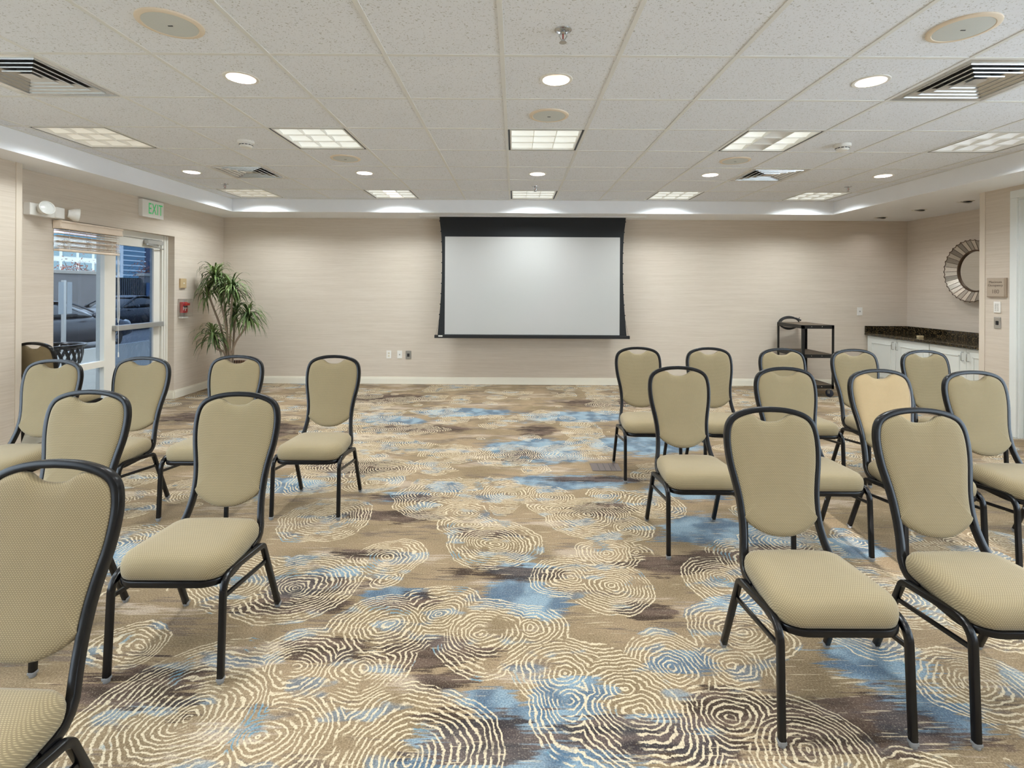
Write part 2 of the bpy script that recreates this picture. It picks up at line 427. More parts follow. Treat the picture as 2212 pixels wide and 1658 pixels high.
# ------------------------------------------------------------------ floor
def make_floor():
    x0, x1, y0, y1 = -4.62, 6.0, YREAR-0.15, 7.78; nx, ny = 212, 226
    bl = [(*ground(px, py), rx, ry) for px, py, rx, ry in BLUE_PX]; dk = [(*ground(px, py), rx, ry) for px, py, rx, ry in DARK_PX]
    bm = bmesh.new(); grid = []; vals = []
    lay = None
    for j in range(ny+1):
        for i in range(nx+1):
            x = x0+(x1-x0)*i/nx; y = y0+(y1-y0)*j/ny
            bm.verts.new((x, y, 0))
            def f(L):
                s = 0.0
                for cx, cyy, rx, ry in L:
                    dx = (x-cx)/rx; dy = (y-cyy)/ry; e = dx*dx+dy*dy
                    if e < 6: s = max(s, math.exp(-0.55*e))
                return s
            vals.append((f(dk), 0.0, f(bl), 1.0))
    bm.verts.ensure_lookup_table()
    for j in range(ny):
        for i in range(nx):
            a = j*(nx+1)+i
            bm.faces.new((bm.verts[a], bm.verts[a+1], bm.verts[a+nx+2], bm.verts[a+nx+1]))
    me = bpy.data.meshes.new('floor'); bm.to_mesh(me); bm.free()
    at = me.attributes.new('patches', 'FLOAT_COLOR', 'POINT')
    for k, v in enumerate(vals): at.data[k].color = v
    me.materials.append(M['carpet'])
    o = bpy.data.objects.new('floor', me); COL.objects.link(o); struct(o)
    return o
make_floor()

# ------------------------------------------------------------------ walls
ZW = 2.75
def wall(name, boxes, material=None):
    b = MB()
    for a, c in boxes: b.box(a, c)
    return struct(b.build(name, material or M['wall']))
wall('wall_back', [((XL-0.25, YB, -0.02), (XR+0.2, YB+0.15, ZW))])
DY0, DY1, DZ = 4.82, 6.53, 2.07          # door + sidelight opening in the left wall
wall('wall_left', [((XL-0.25, 4.33, -0.02), (XL, DY0, ZW)), ((XL-0.25, DY1, -0.02), (XL, YB, ZW)), ((XL-0.25, DY0, DZ), (XL, DY1, ZW)),
                   ((XLN-0.25, YREAR, -0.02), (XLN, -2.6, ZW)), ((XLN-0.25, 2.9, -0.02), (XLN, 4.33, ZW)),
                   ((XLN-0.25, -2.6, -0.02), (XLN, 2.9, 0.45)), ((XLN-0.25, -2.6, 2.32), (XLN, 2.9, ZW))])
RD0, RD1, RDZ = 4.08, 5.0, 2.35           # door in the right wall
wall('wall_right', [((XR, 5.40, -0.02), (XR+0.15, YB, ZW)), ((XRN, RD1, -0.02), (XR+0.15, 5.40, ZW)), ((XRN, YREAR, -0.02), (XRN+0.2, -2.6, ZW)), ((XRN, 2.9, -0.02), (XRN+0.2, RD0, ZW)), ((XRN, -2.6, -0.02), (XRN+0.2, 2.9, 0.45)), ((XRN, -2.6, 2.32), (XRN+0.2, 2.9, ZW)),
                    ((XRN, RD0, RDZ), (XRN+0.2, RD1, ZW))])
SLITS = ((1.66, 1.86), (2.36, 2.54)); HIGH = (1.87, 2.24)      # unseen panes added behind the camera, shaped to throw the low sun patches
y0, y1 = YREAR-0.15, YREAR
rw = [((XLN-0.25, y0, -0.02), (SLITS[0][0], y1, ZW)), ((SLITS[1][1], y0, -0.02), (XRN+0.2, y1, ZW))]
a, c = SLITS[0][0], SLITS[1][1]
rw += [((a, y0, -0.02), (c, y1, 1.50)), ((SLITS[0][1], y0, 1.50), (SLITS[1][0], y1, 1.80)), ((a, y0, 1.80), (c, y1, 2.22)),
       ((a, y0, 2.22), (HIGH[0], y1, 2.62)), ((HIGH[1], y0, 2.22), (c, y1, 2.62)), ((a, y0, 2.62), (c, y1, ZW))]
wall('wall_rear', rw)
win4 = thing('added_window_rear', None, None); struct(win4)
b = MB(); b.box((HIGH[0], YREAR-.09, 2.22), (HIGH[1], YREAR-.084, 2.62)); b.build('sun_dimming_pane', glass_mat('sun_dimming_glass', (.56,.54,.52,1), .06), win4)  # added tinted pane, dims the sun that lands on one chair pad
b = MB()
for a, c in SLITS: b.box((a, YREAR-.09, 1.50), (c, YREAR-.084, 1.80))
b.build('window_pane', glass_mat('plain_pane_glass', (.96,.97,.97,1), .04), win4)
# corner guards at the two jogs in the side walls
b = MB(); b.box((XLN-0.155, 4.331, 0), (XLN+0.006, 4.338, ZS)); b.box((XLN+0.0005, 4.285, 0), (XLN+0.006, 4.3305, ZS)); struct(b.build('trim_1', M['trim_wall']))
b = MB(); b.box((XRN-0.006, 5.345, 0), (XRN-0.0005, 5.4005, ZS)); b.box((XRN-0.006, 5.401, 0), (XRN+0.05, 5.408, ZS)); struct(b.build('trim_2', M['trim_wall']))

# soffit around the raised tile ceiling
b = MB()
b.box((XL-0.25, YREAR-0.15, ZS), (SXL, YB+0.1, 2.80)); b.box((SXR, YREAR-0.15, ZS), (XR+0.2, YB+0.1, 2.80)); b.box((SXL, SYB, ZS), (SXR, YB+0.1, 2.80))
struct(b.build('ceiling_soffit', M['white_paint']))
b = MB(); b.box((XL-0.4, YREAR-0.3, 2.86), (XR+0.4, YB+0.3, 2.96)); struct(b.build('light_blocking_slab', M['plaster']))  # unseen slab added to block outside light above the ceiling

# tile ceiling: cells of 0.61 m, open where a fixture sits
PITCH = 0.61; GX0 = -0.072; GY0 = 2.665
def cx(i): return GX0+PITCH*(i+0.5)
def cyy(j): return GY0+PITCH*(j+0.5)
TROFFERS = [(-6,2),(-3,2),(0,2),(3,2),(6,2),(-6,6),(-3,6),(0,6),(3,6),(6,6)]
FILL_TROFFERS = [(-6,-2),(-3,-2),(0,-2),(3,-2),(6,-2),(-6,-6),(-3,-6),(0,-6),(3,-6),(6,-6)]  # unseen rows behind the camera, added as fill light
VENTS = [(-5,0),(4,0),(-5,4),(4,4)]
CANS = [(-3,0),(0,0),(3,0),(-6,4),(-3,4),(0,4),(3,4),(6,4)]
FILL_CANS = [(-3,-4),(0,-4),(3,-4),(-3,-8),(0,-8),(3,-8)]  # unseen downlights behind the camera, added only for their light
CAN_R = 0.084
b = MB()
for i in range(-7, 8):
    for j in range(-10, 8):
        x0, x1 = max(SXL, GX0+PITCH*i), min(SXR, GX0+PITCH*(i+1)); y0, y1 = max(YREAR, GY0+PITCH*j), min(SYB, GY0+PITCH*(j+1))
        if x1-x0 < 0.002 or y1-y0 < 0.002 or (i,j) in TROFFERS or (i,j) in FILL_TROFFERS or (i,j) in VENTS: continue
        if (i,j) in CANS or (i,j) in FILL_CANS:
            X, Y = cx(i), cyy(j); hole = []; sq = []
            for k in range(32):
                a = 2*pi*(k+0.5)/32; c_, s_ = cos(a), sin(a); hole.append((X+CAN_R*c_, Y+CAN_R*s_, ZT))
                q = PITCH/2/max(abs(c_), abs(s_)); sq.append((X+q*c_, Y+q*s_, ZT))
            hv = [b.bm.verts.new(v) for v in hole]; sv = [b.bm.verts.new(v) for v in sq]
            for k in range(32): b.bm.faces.new((hv[k], hv[(k+1)%32], sv[(k+1)%32], sv[k]))
            for qx, qy in ((1,1),(-1,1),(-1,-1),(1,-1)):
                cv = b.bm.verts.new((X+qx*PITCH/2, Y+qy*PITCH/2, ZT))
                near = sorted(sv, key=lambda v: (v.co-cv.co).length)[:2]; b.bm.faces.new((cv, near[0], near[1]))
        else:
            b.quad([(x0,y0,ZT),(x1,y0,ZT),(x1,y1,ZT),(x0,y1,ZT)])
struct(b.build('ceiling', M['tile']))
b = MB(); tb = 0.012
for i in range(-6, 8):
    x = GX0+PITCH*i
    if SXL < x < SXR: b.box((x-tb, YREAR, ZT-0.004), (x+tb, SYB, ZT+0.02), 0.001)
for j in range(-9, 8):
    y = GY0+PITCH*j
    if YREAR < y < SYB: b.box((SXL, y-tb, ZT-0.0034), (SXR, y+tb, ZT+0.018), 0.001)
b.box((SXL, YREAR, ZT-0.004), (SXL+0.022, SYB, ZT+0.02)); b.box((SXR-0.022, YREAR, ZT-0.004), (SXR, SYB, ZT+0.02)); b.box((SXL, SYB-0.022, ZT-0.004), (SXR, SYB, ZT+0.02))
struct(b.build('ceiling_grid', M['tbar']))
# thin lip at the bottom of the step
b = MB(); lp = 0.012
b.box((SXL, YREAR, ZS-0.001), (SXL+lp, SYB, ZS+0.022)); b.box((SXR-lp, YREAR, ZS-0.001), (SXR, SYB, ZS+0.022)); b.box((SXL, SYB-lp, ZS-0.001), (SXR, SYB, ZS+0.022))
struct(b.build('trim_3', M['white_paint']))

# baseboards
def baseboard(name, runs):
    """runs: (x0,y0,x1,y1, nx,ny) wall line and inward normal"""
    b = MB()
    for x0, y0, x1, y1, nx, ny in runs:
        for t, z0, z1 in ((0.016, 0.0, 0.082), (0.012, 0.082, 0.092), (0.009, 0.092, 0.104)):
            b.box((min(x0,x1, x0+nx*t, x1+nx*t), min(y0,y1,y0+ny*t,y1+ny*t), z0), (max(x0,x1,x0+nx*t,x1+nx*t), max(y0,y1,y0+ny*t,y1+ny*t), z1))
    return struct(b.build(name, M['trim']))
baseboard('baseboard_back', [(XL+0.016, YB, 5.22, YB, 0, -1)])
baseboard('baseboard_left', [(XL, DY1, XL, YB, 1, 0), (XL, 4.337, XL, DY0, 1, 0), (XL-0.085, DY1, XL, DY1, 0, -1), (XLN, YREAR, XLN, 4.285, 1, 0)])
baseboard('baseboard_right', [(XRN, RD1+0.08, XRN, 5.345, -1, 0), (XRN, YREAR, XRN, RD0-0.08, -1, 0)])

# ------------------------------------------------------------------ door and sidelight in the left wall
G_side = glass_mat('pale_tinted_glass', (0.42, 0.45, 0.48, 1), 0.07)
G_door = glass_mat('blue_tinted_glass', (0.25, 0.29, 0.345, 1), 0.06)
G_clear = glass_mat('clear_window_glass', (0.95, 0.97, 0.98, 1), 0.04)
FX0, FX1 = -4.53, -4.44                  # frame depth
win = thing('window_1', None, None, (0,0,0)); struct(win)
b = MB()
b.box((FX0, DY0, 0), (FX1, DY0+0.05, DZ)); b.box((FX0, 5.53, 0), (FX1, 5.60, DZ)); b.box((FX0, DY0+0.05, 1.99), (FX1, 5.53, DZ)); b.box((FX0, DY0+0.05, 0), (FX1, 5.53, 0.10)); b.box((FX0, DY0+0.05, 0.56), (FX1, 5.53, 0.625))
b.build('window_frame', M['alu'], win)
b = MB(); b.box((-4.492, DY0+0.045, 0.62), (-4.486, 5.535, 1.995)); b.build('window_pane', G_side, win)
b = MB(); b.box((-4.492, DY0+0.045, 0.095), (-4.486, 5.535, 0.565)); b.build('window_pane', G_side, win)
dr = thing('door_1', None, None); struct(dr)
b = MB(); b.box((FX0, 5.60, 0), (FX1, 5.635, DZ)); b.box((FX0, 6.43, 0), (FX1, DY1, DZ)); b.box((FX0, 5.635, 2.005), (FX1, 6.43, DZ)); b.box((FX1, 6.455, 0), (FX1+0.012, 6.475, DZ)); b.box((FX1, 6.50, 0), (FX1+0.01, DY1, DZ))
b.build('door_frame', M['alu'], dr)
b = MB(); e = 0.003
b.box((-4.51, 5.64, 0.012), (-4.462, 5.715, 2.0), e); b.box((-4.51, 6.315, 0.012), (-4.462, 6.425, 2.0), e); b.box((-4.51, 5.715, 0.012), (-4.462, 6.315, 0.285)); b.box((-4.51, 5.715, 1.90), (-4.462, 6.315, 2.0))
b.build('door_leaf', M['alu'], dr)
b = MB(); b.box((-4.489, 5.71, 0.28), (-4.483, 6.32, 1.905)); b.build('door_glass', G_door, dr)
b = MB(); b.box((-4.462, 5.66, 0.935), (-4.40, 6.42, 0.995), 0.006); b.box((-4.462, 5.65, 0.945), (-4.42, 5.70, 0.985)); b.build('push_bar', M['silver'], dr)
b = MB(); b.box((-4.462, 6.14, 1.945), (-4.405, 6.41, 1.995), 0.005); b.build('door_closer', M['silver'], dr)
b = MB(); b.sweep([(-4.43, 6.30, 1.94), (-4.36, 6.06, 1.935)], 0.02, 0.01, (0,0,1)); b.sweep([(-4.36, 6.06, 1.93), (-4.44, 6.46, 1.90)], 0.018, 0.01, (0,0,1)); b.lathe([(0,0.0),(0.014,0),(0.014,0.02),(0,0.02)], 12, T(-4.36,6.06,1.922)); b.build('closer_arm', M['silver'], dr)

# raised wooden blind over the sidelight
bl = thing('window_blind', 'pale wooden slat blind drawn up under its valance over the sidelight', 'blind', (0,0,0))
wood = mat('pale_blind_wood', lin(226, 208, 188), 0.5, var=0.08, scale=20)
b = MB(); b.box((-4.345, 4.80, 1.972), (-4.270, 5.56, 2.052), 0.004); b.box((-4.268, 4.80, 1.975), (-4.262, 5.56, 1.992)); b.box((-4.268, 4.80, 2.033), (-4.262, 5.56, 2.050)); b.build('valance', wood, bl)
zz = [1.955, 1.93, 1.905, 1.895, 1.885, 1.872, 1.860, 1.850, 1.838, 1.828, 1.818, 1.808, 1.80, 1.792]
for k, z in enumerate(zz):
    b = MB(); tl = radians(random.uniform(-9, 9)); b.box((-0.024, -0.37, -0.0014), (0.024, 0.37, 0.0014), M=T(-4.315+random.uniform(-.004,.004), 5.175+random.uniform(-.006,.012), z) @ RY(tl) @ RX(random.uniform(-.008,.008))); b.build('slat', wood, bl)
b = MB(); b.box((-4.342, 4.81, 1.762), (-4.288, 5.55, 1.785), 0.004); b.build('bottom_rail', wood, bl)
for y in (4.92, 5.18, 5.44):
    b = MB()
    for x in (-4.341, -4.289): b.tube([(x, y, 1.975), (x, y, 1.77)], 0.0012, 6)
    for k in range(7):
        a0 = random.uniform(0, 6.28); pts = [(-4.315+0.030*cos(a0+t*1.3), y+0.018*sin(a0+t*2.1), 1.80+0.012*k+0.01*sin(t*2)) for t in range(5)]; b.tube(pts, 0.0016, 5)
    b.build('ladder_cord', M['white_plastic'], bl)
b = MB(); b.tube(spline([(-4.285,5.50,1.972),(-4.275,5.50,1.7),(-4.278,5.505,1.4),(-4.275,5.50,1.12),(-4.28,5.515,1.04),(-4.275,5.53,1.13),(-4.278,5.525,1.5),(-4.285,5.53,1.972)],6), 0.0022, 6); b.tube([(-4.272,5.512,1.76),(-4.272,5.512,0.72)], 0.002, 6); b.lathe([(0,0),(0.007,0.004),(0.005,0.05),(0.002,0.06),(0,0.06)],10,T(-4.272,5.512,0.665)); b.build('pull_cord', M['white_plastic'], bl)

# unseen left windows with mullions, added to bring daylight into the room
win2 = thing('added_window_left', None, None); struct(win2)
b = MB()
for y in (-2.6, -1.24, 0.12, 1.48, 2.84): b.box((XLN-0.16, y, 0.45), (XLN-0.08, y+0.06, 2.32))
b.box((XLN-0.16, -2.6, 0.45), (XLN-0.08, 2.9, 0.51)); b.box((XLN-0.16, -2.6, 2.26), (XLN-0.08, 2.9, 2.32))
b.build('window_frame', M['alu'], win2)
b = MB(); b.box((XLN-0.123, -2.57, 0.48), (XLN-0.117, 2.87, 2.29)); b.build('window_pane', G_clear, win2)

win3 = thing('added_window_right', None, None); struct(win3)  # unseen right windows, added to brighten the room from this side
b = MB()
for y in (-2.6, -1.24, 0.12, 1.48, 2.84): b.box((XRN+0.08, y, 0.45), (XRN+0.16, y+0.06, 2.32))
b.box((XRN+0.08, -2.6, 0.45), (XRN+0.16, 2.9, 0.51)); b.box((XRN+0.08, -2.6, 2.26), (XRN+0.16, 2.9, 2.32))
b.build('window_frame', M['alu'], win3)
b = MB(); b.box((XRN+0.117, -2.57, 0.48), (XRN+0.123, 2.87, 2.29)); b.build('window_pane', G_clear, win3)

# casing and white door in the right wall
dr2 = thing('door_2', None, None); struct(dr2)
whitep = mat('white_door_paint', lin(228, 230, 226), 0.4, var=0.02)
b = MB()
b.box((XRN-0.018, RD1-0.005, 0), (XRN-0.0005, RD1+0.065, RDZ-0.0055), 0.003); b.box((XRN-0.018, RD0-0.065, 0), (XRN-0.0005, RD0+0.005, RDZ-0.0055), 0.003); b.box((XRN-0.018, RD0-0.065, RDZ-0.005), (XRN-0.0005, RD1+0.065, RDZ+0.07), 0.003)
b.box((XRN, RD1-0.02, 0), (XRN+0.12, RD1-.0005, RDZ-.021)); b.box((XRN, RD0+.0005, 0), (XRN+0.12, RD0+0.02, RDZ-.021)); b.box((XRN, RD0+.0005, RDZ-0.02), (XRN+0.12, RD1-.0005, RDZ-.0005))
b.build('door_casing', whitep, dr2)
b = MB(); b.box((XRN+0.045, RD0+0.022, 0.008), (XRN+0.09, RD1-0.022, RDZ-0.022), 0.002); b.build('door_leaf', whitep, dr2)

# ------------------------------------------------------------------ banquet chair
BACKP = [(.38,.128),(.44,.158),(.50,.183),(.56,.203),(.62,.219),(.72,.243),(.83,.266),(.88,.275),(.95,.286)]
def yb(z): return interp(BACKP, z)
def nb(z):
    d = (interp(BACKP, z+0.03)-interp(BACKP, z-0.03))/0.06; l = sqrt(1+d*d); return (0.0, 1/l, -d/l)
OUT = [(0,.949),(.05,.9465),(.095,.939),(.135,.926),(.163,.908),(.180,.884),(.189,.853),(.1925,.815),(.191,.77),(.185,.72),(.175,.67),(.166,.62),(.161,.57),(.161,.51),(.169,.45),(.180,.405)]
def make_chair():
    t = thing('banquet_chair', 'x', 'chair')
    # back frame
    half = spline([(x, z) for x, z in OUT], 4)
    cen = []
    for k, (x, z) in enumerate(half):          # inset by half a tube
        a = half[max(k-1,0)]; c = half[min(k+1,len(half)-1)]; tx, tz = c[0]-a[0], c[1]-a[1]; l = math.hypot(tx,tz)
        cen.append((x+tz/l*0.011, z-tx/l*0.011))
    cen[0] = (0.0, cen[0][1])
    side = [(x, yb(z), z) for x, z in cen]; refs = [nb(z) for x, z in cen]
    bend = [(.176,.118,.380),(.178,.098,.364),(.180,.072,.356),(.182,.03,.353)]
    brefs = [(0,.80,-.6),(0,.5,-.87),(0,.15,-1),(0,0,-1)]
    right = side+bend; rr = refs+brefs
    path = [(-x,y,z) for x,y,z in right[:0:-1]]+right; rf = rr[:0:-1]+rr
    b = MB(); b.sweep(path, 0.022, 0.027, rf, r=0.17); b.build('back_frame', M['black_frame'], t, smooth=0.6)
    # back pad: outline inside the frame, scooped at the top, bulging at the bottom
    ins = []
    for k, (x, z) in enumerate(half):
        a = half[max(k-1,0)]; c = half[min(k+1,len(half)-1)]; tx, tz = c[0]-a[0], c[1]-a[1]; l = math.hypot(tx,tz)
        ins.append((x+tz/l*0.0205, z-tx/l*0.0205))
    side_pts = [(x,z) for x,z in ins if z > 0.540 and x > 0.086]
    top = [(0.0,.889),(.026,.891),(.047,.8985),(.061,.908),(.071,.915),(.080,.9165)]
    bot = [(.1445,.531),(.136,.520),(.114,.502),(.084,.485),(.045,.471),(0,.4665)]
    hr = spline(top+[side_pts[0]],3)[:-1]+side_pts+spline(bot,3)
    outl = hr+[(-x,z) for x,z in hr[-2:0:-1]]
    def ring(s, off):
        R = []
        for x, z in outl:
            X, Z = x*s, 0.70+(z-0.70)*s; n = nb(Z); R.append((X, yb(Z)-off*n[1], Z-off*n[2]))
        return R
    b = MB(); b.layers([ring(.30,-.014),ring(.80,-.014),ring(.96,-.012),ring(.99,-.006),ring(1.0,0.002),ring(.995,.010),ring(.975,.016),ring(.92,.021),ring(.75,.025),ring(.45,.028),ring(.15,.029)])
    b.build('backrest', M['fabric'], t, smooth=3.14)
    # seat cushion
    def plan(ins_, z, yoff=0):
        yf, yr, wf, wr, cf, cr = -.212+ins_, .128-ins_, .203-ins_, .172-ins_, max(.075-ins_*.6,.02), max(.045-ins_*.4,.015)
        P = fillet([(0,yf,z),(wf,yf,z),(wr,yr,z),(0,yr,z)], [cf,cr], 6)
        P = [tuple(p) for p in P]; pp = []
        for q, (p0, p1) in enumerate(zip(P, P[1:])):
            n = 3 if q in (0, 7, 14) else 1
            for k in range(n): pp.append(tuple(p0[i]+(p1[i]-p0[i])*k/n for i in range(3)))
        pp.append(P[-1])
        def crown(x, y, z):      # front edge rolls down a touch, the middle sits higher
            return (x, y, z + (0.008*max(0,1-(x/.2)**2) if z > .43 else 0) - (0.010*max(0,(-y-.10)/.11)**2 if z > .40 else 0))
        full = pp+[(-x,y,zz_) for x,y,zz_ in pp[-2:0:-1]]
        return [crown(*p) for p in full]
    b = MB(); b.layers([plan(.006,.361),plan(-.003,.364),plan(-.006,.380),plan(-.007,.404),plan(-.004,.420),plan(.005,.433),plan(.022,.441),plan(.055,.4435),plan(.10,.4435),plan(.145,.4445)])
    b.build('seat', M['fabric'], t, smooth=3.14)
    # seat frame: U rail around sides and front, rear crossbar
    z = 0.350
    U = fillet([(-.180,.075,z),(-.180,.05,z),(-.203,-.213,z),(.203,-.213,z),(.180,.05,z),(.180,.075,z)], [.02,.078,.078,.02], 7)
    b = MB(); b.sweep(U, 0.018, 0.024, (0,0,1)); b.sweep([(-.176,.085,.352),(.176,.085,.352)], 0.018, 0.018, (0,0,1)); b.box((-.165,-.16,.352),(.165,.09,.361)); b.build('seat_frame', M['black_frame'], t, smooth=0.6)
    # legs: each side one bent tube, split under the seat into a front and a rear leg
    for s in (-1, 1):
        X = s*0.204
        path = fillet([(X*1.01,-.222,.012),(X,-.203,.377),(X,.088,.345),(X*1.01,.226,.012)], [.062,.034], 8)
        k = 10
        for nm, pts in (('f', path[:k+1]), ('r', path[k:])):
            b = MB(); b.sweep([tuple(p) for p in pts], 0.022, 0.022, (1,0,0), r=0.2)
            lg = b.build('leg', M['black_frame'], t, smooth=0.6)
            ft = pts[0] if nm == 'f' else pts[-1]
            b = MB(); b.lathe([(0,0),(.0105,0),(.0115,.003),(.0115,.008),(.010,.010),(0,.010)],14,T(ft[0],ft[1],0.0)); b.box((ft[0]-.0118,ft[1]-.0118,.009),(ft[0]+.0118,ft[1]+.0118,.020),.002)
            b.build('glide', M['clear_glide'], lg, smooth=0.6)
        b = MB(); b.sweep([(X,-.2155,.300),(X,.122,.262)], 0.012, 0.016, (0,0,1)); b.build('stretcher', M['black_frame'], t, smooth=0.6)
        # small white stacking button on the rear leg
        b = MB(); b.lathe([(0,0),(.006,0),(.005,.003),(0,.003)],10,T(X-s*0.011,.160,.170) @ RY(-s*pi/2)); b.build('bumper', M['clear_glide'], t)
    return t
CH = 'padded banquet chairs set out in rows'
CHAIRS = [
 # x, y, rotation, label
 (1.052, 1.826, 0, 'tan padded chair at the aisle end of the nearest right row'),
 (1.660, 1.822, 0, 'tan padded chair at the right edge of the nearest row, seat cut by the frame'),
 (1.030, 2.935, 0, 'tan padded chair right of the aisle in the middle row, at its aisle end'),
 (1.690, 2.925, 0, 'tan padded chair second from the aisle in the middle right row'),
 (2.235, 2.860, 0, 'sunlit pale padded chair in the middle right row, brightest of the back pads'),
 (2.775, 2.815, 0, 'tan padded chair at the outer end of the middle right row, near the white door'),
 (1.030, 3.995, 0, 'tan padded chair beside the floor socket plate, aisle end of the far right row'),
 (1.620, 3.990, 0, 'tan padded chair second from the aisle in the far right row'),
 (2.215, 3.965, 0, 'tan padded chair in front of the left side of the black media cart'),
 (2.790, 3.930, 0, 'tan padded chair between the black media cart and the white cabinets'),
 (3.330, 3.880, 0, 'tan padded chair in front of the white cabinets, outer end of the far right row'),
 (-1.265, 1.135, 0, 'tan padded chair cut off by the left bottom corner, closest of all'),
 (-1.262, 2.070, 0, 'tan padded chair at the aisle end of the second left row, seen whole'),
 (-1.965, 2.095, 0, 'tan padded chair in the second left row, half hidden behind the nearest chair'),
 (-1.285, 3.368, 0, 'tan padded chair at the aisle end of the far left row'),
 (-1.960, 3.340, 0, 'tan padded chair in front of the potted plant'),
 (-2.545, 3.230, 0, 'tan padded chair in front of the glass door'),
 (-3.020, 3.080, 0, 'tan padded chair in front of the sidelight, leftmost of the far left row'),
 (-4.115, 4.67, 176, 'tan padded chair turned to the back wall, partly behind the left wall corner'),
]
proto = make_chair()
for k, (x, y, a, lab) in enumerate(CHAIRS):
    c = proto if k == 0 else copy_tree(proto)
    c.location = (x, y, 0); c.rotation_euler = (0,0,radians(a)); tag(c, lab, 'chair', CH)

# ------------------------------------------------------------------ ceiling fixtures
lens = {}
for nm, col, st in (('warm', (1.0,.93,.78,1), .32), ('white', (.95,1.0,.95,1), .55), ('cool', (.86,.92,1.0,1), .32)):
    lens[nm] = mat('lens_'+nm, lin(226,226,220), 0.35, var=0.02, emit=col, estr=st)
lens['tube'] = mat('lens_bright', lin(240,240,240), 0.35, var=0.01, emit=(1,1,1,1), estr=1.1)
lens['dull'] = mat('lens_dull', lin(205,203,198), 0.35, var=0.02, emit=(.95,.95,.92,1), estr=.12)
def troffer(i, j, kind, label, cols=None):
    t = thing('ceiling_light', label, 'ceiling light', (cx(i), cyy(j), ZT), 0, 'square grid ceiling lights')
    h = PITCH/2-0.012
    b = MB()
    for a, c in (((-h,-h),(-h+.012,h)),((h-.012,-h),(h,h)),((-h,-h),(h,-h+.004)),((-h,h-.004),(h,h))): b.box((a[0],a[1],-.001),(c[0],c[1],.07))  # black edge strips stand in for the shadow gap around the light
    b.box((-h,-h,.066),(h,h,.072)); b.build('shadow_gap_housing', M['black_plastic'], t)
    ld = bpy.data.lights.new('troffer_lamp', 'AREA'); ld.shape = 'SQUARE'; ld.size = .32 if j == 6 else .44; ld.energy = TROFFER_W[j]; ld.color = (.88,.96,1.0); ld.spread = radians(147 if j == 6 else 140)
    lo = bpy.data.objects.new('troffer_lamp', ld); COL.objects.link(lo); lo.parent = t; lo.location = (0,0,-.004)
    g = h-.016; b = MB()
    for s in (-1,1): b.box((s*g,-g,-.003),(s*(g-.012),g,.055),.001); b.box((-g+.0125,s*g,-.003),(g-.0125,s*(g-.012),.055),.001)
    b.build('frame', M['white_plastic'], t)
    g2 = g-.012; p = 2*g2/3
    b = MB()
    for k in (1,2):
        q = -g2+k*p; b.box((q-.0018,-g2,.002),(q+.0018,g2,.03)); b.box((-g2,q-.0018,.002),(g2,q+.0018,.03))
    b.build('louver', M['white_plastic'], t)
    for a in range(3):
        for c in range(3):
            b = MB(); n = 6; x0 = -g2+a*p; y0 = -g2+c*p; rows = []
            for v in range(n+1):
                row = []
                for u in range(n+1):
                    U, V = u/n*2-1, v/n*2-1
                    row.append(b.bm.verts.new((x0+p*u/n, y0+p*v/n, .012+.026*(1-V*V)*(1-.35*U*U))))
                rows.append(row)
            for v in range(n):
                for u in range(n): b.bm.faces.new((rows[v][u],rows[v][u+1],rows[v+1][u+1],rows[v+1][u]))
            b.build('diffuser', lens[cols[a] if cols else kind], t, smooth=3.14)
    return t
troffer(-6,2,'warm','yellowish square grid ceiling light at the far left of the nearer row')
troffer(-3,2,'white','square grid ceiling light left of centre, between smoke detector and speaker')
troffer(0,2,'white','square grid ceiling light in the middle of the nearer row, behind the centre speaker')
troffer(3,2,'white','square grid ceiling light with one dull column, right of centre in the nearer row',['white','dull','white'])
troffer(6,2,'cool','bluish dim square grid ceiling light cut by the right edge of the photo')
troffer(-6,6,'warm','small looking warm square grid ceiling light in the far row above the exit sign')
troffer(-3,6,'white','square grid ceiling light with a bright middle strip left of the screen',['white','tube','white'])
troffer(0,6,'white','square grid ceiling light in the far row straight above the projection screen')
troffer(3,6,'white','square grid ceiling light in the far row, first to the right of the screen')
troffer(6,6,'white','square grid ceiling light at the far right of the far row, near the soffit corner')

for i, j in FILL_TROFFERS: troffer(i, j, 'white', 'added unseen square grid fill light behind the camera')

can_in = mat('warm_reflector', lin(124,112,102), 0.4, var=0.02)
bulb = mat('lamp_disc', lin(255,250,240), 0.4, var=0.0, emit=(1,.93,.84,1), estr=1.6)
def downlight(x, y, label=None, power=None, spot=True):
    t = thing('downlight', label, 'recessed light', (x, y, ZT), 0, 'round recessed downlights')
    b = MB(); b.lathe([(CAN_R-.003,.002),(CAN_R-.006,-.003),(.094,-.004),(.097,-.001),(.097,.0),(CAN_R+.001,.001)],40); b.build('trim_ring', M['white_plastic'], t, smooth=0.7)
    b = MB(); b.lathe([(CAN_R-.002,.0),(CAN_R-.004,.03),(.072,.08),(.056,.115),(.055,.13)],40); b.build('reflector', can_in, t, smooth=0.9)
    b = MB(); b.lathe([(0,.110),(.045,.112),(.053,.120),(0,.122)],32); b.build('lamp', bulb, t, smooth=0.9)
    ld = bpy.data.lights.new('downlight_lamp', 'SPOT'); ld.energy = power or DOWNLIGHT_W; ld.color = (1,.94,.87); ld.spot_size = radians(125); ld.spot_blend = 0.6; ld.shadow_soft_size = 0.04
    lo = bpy.data.objects.new('downlight_lamp', ld); COL.objects.link(lo); lo.parent = t; lo.location = (0,0,.10)
    return t
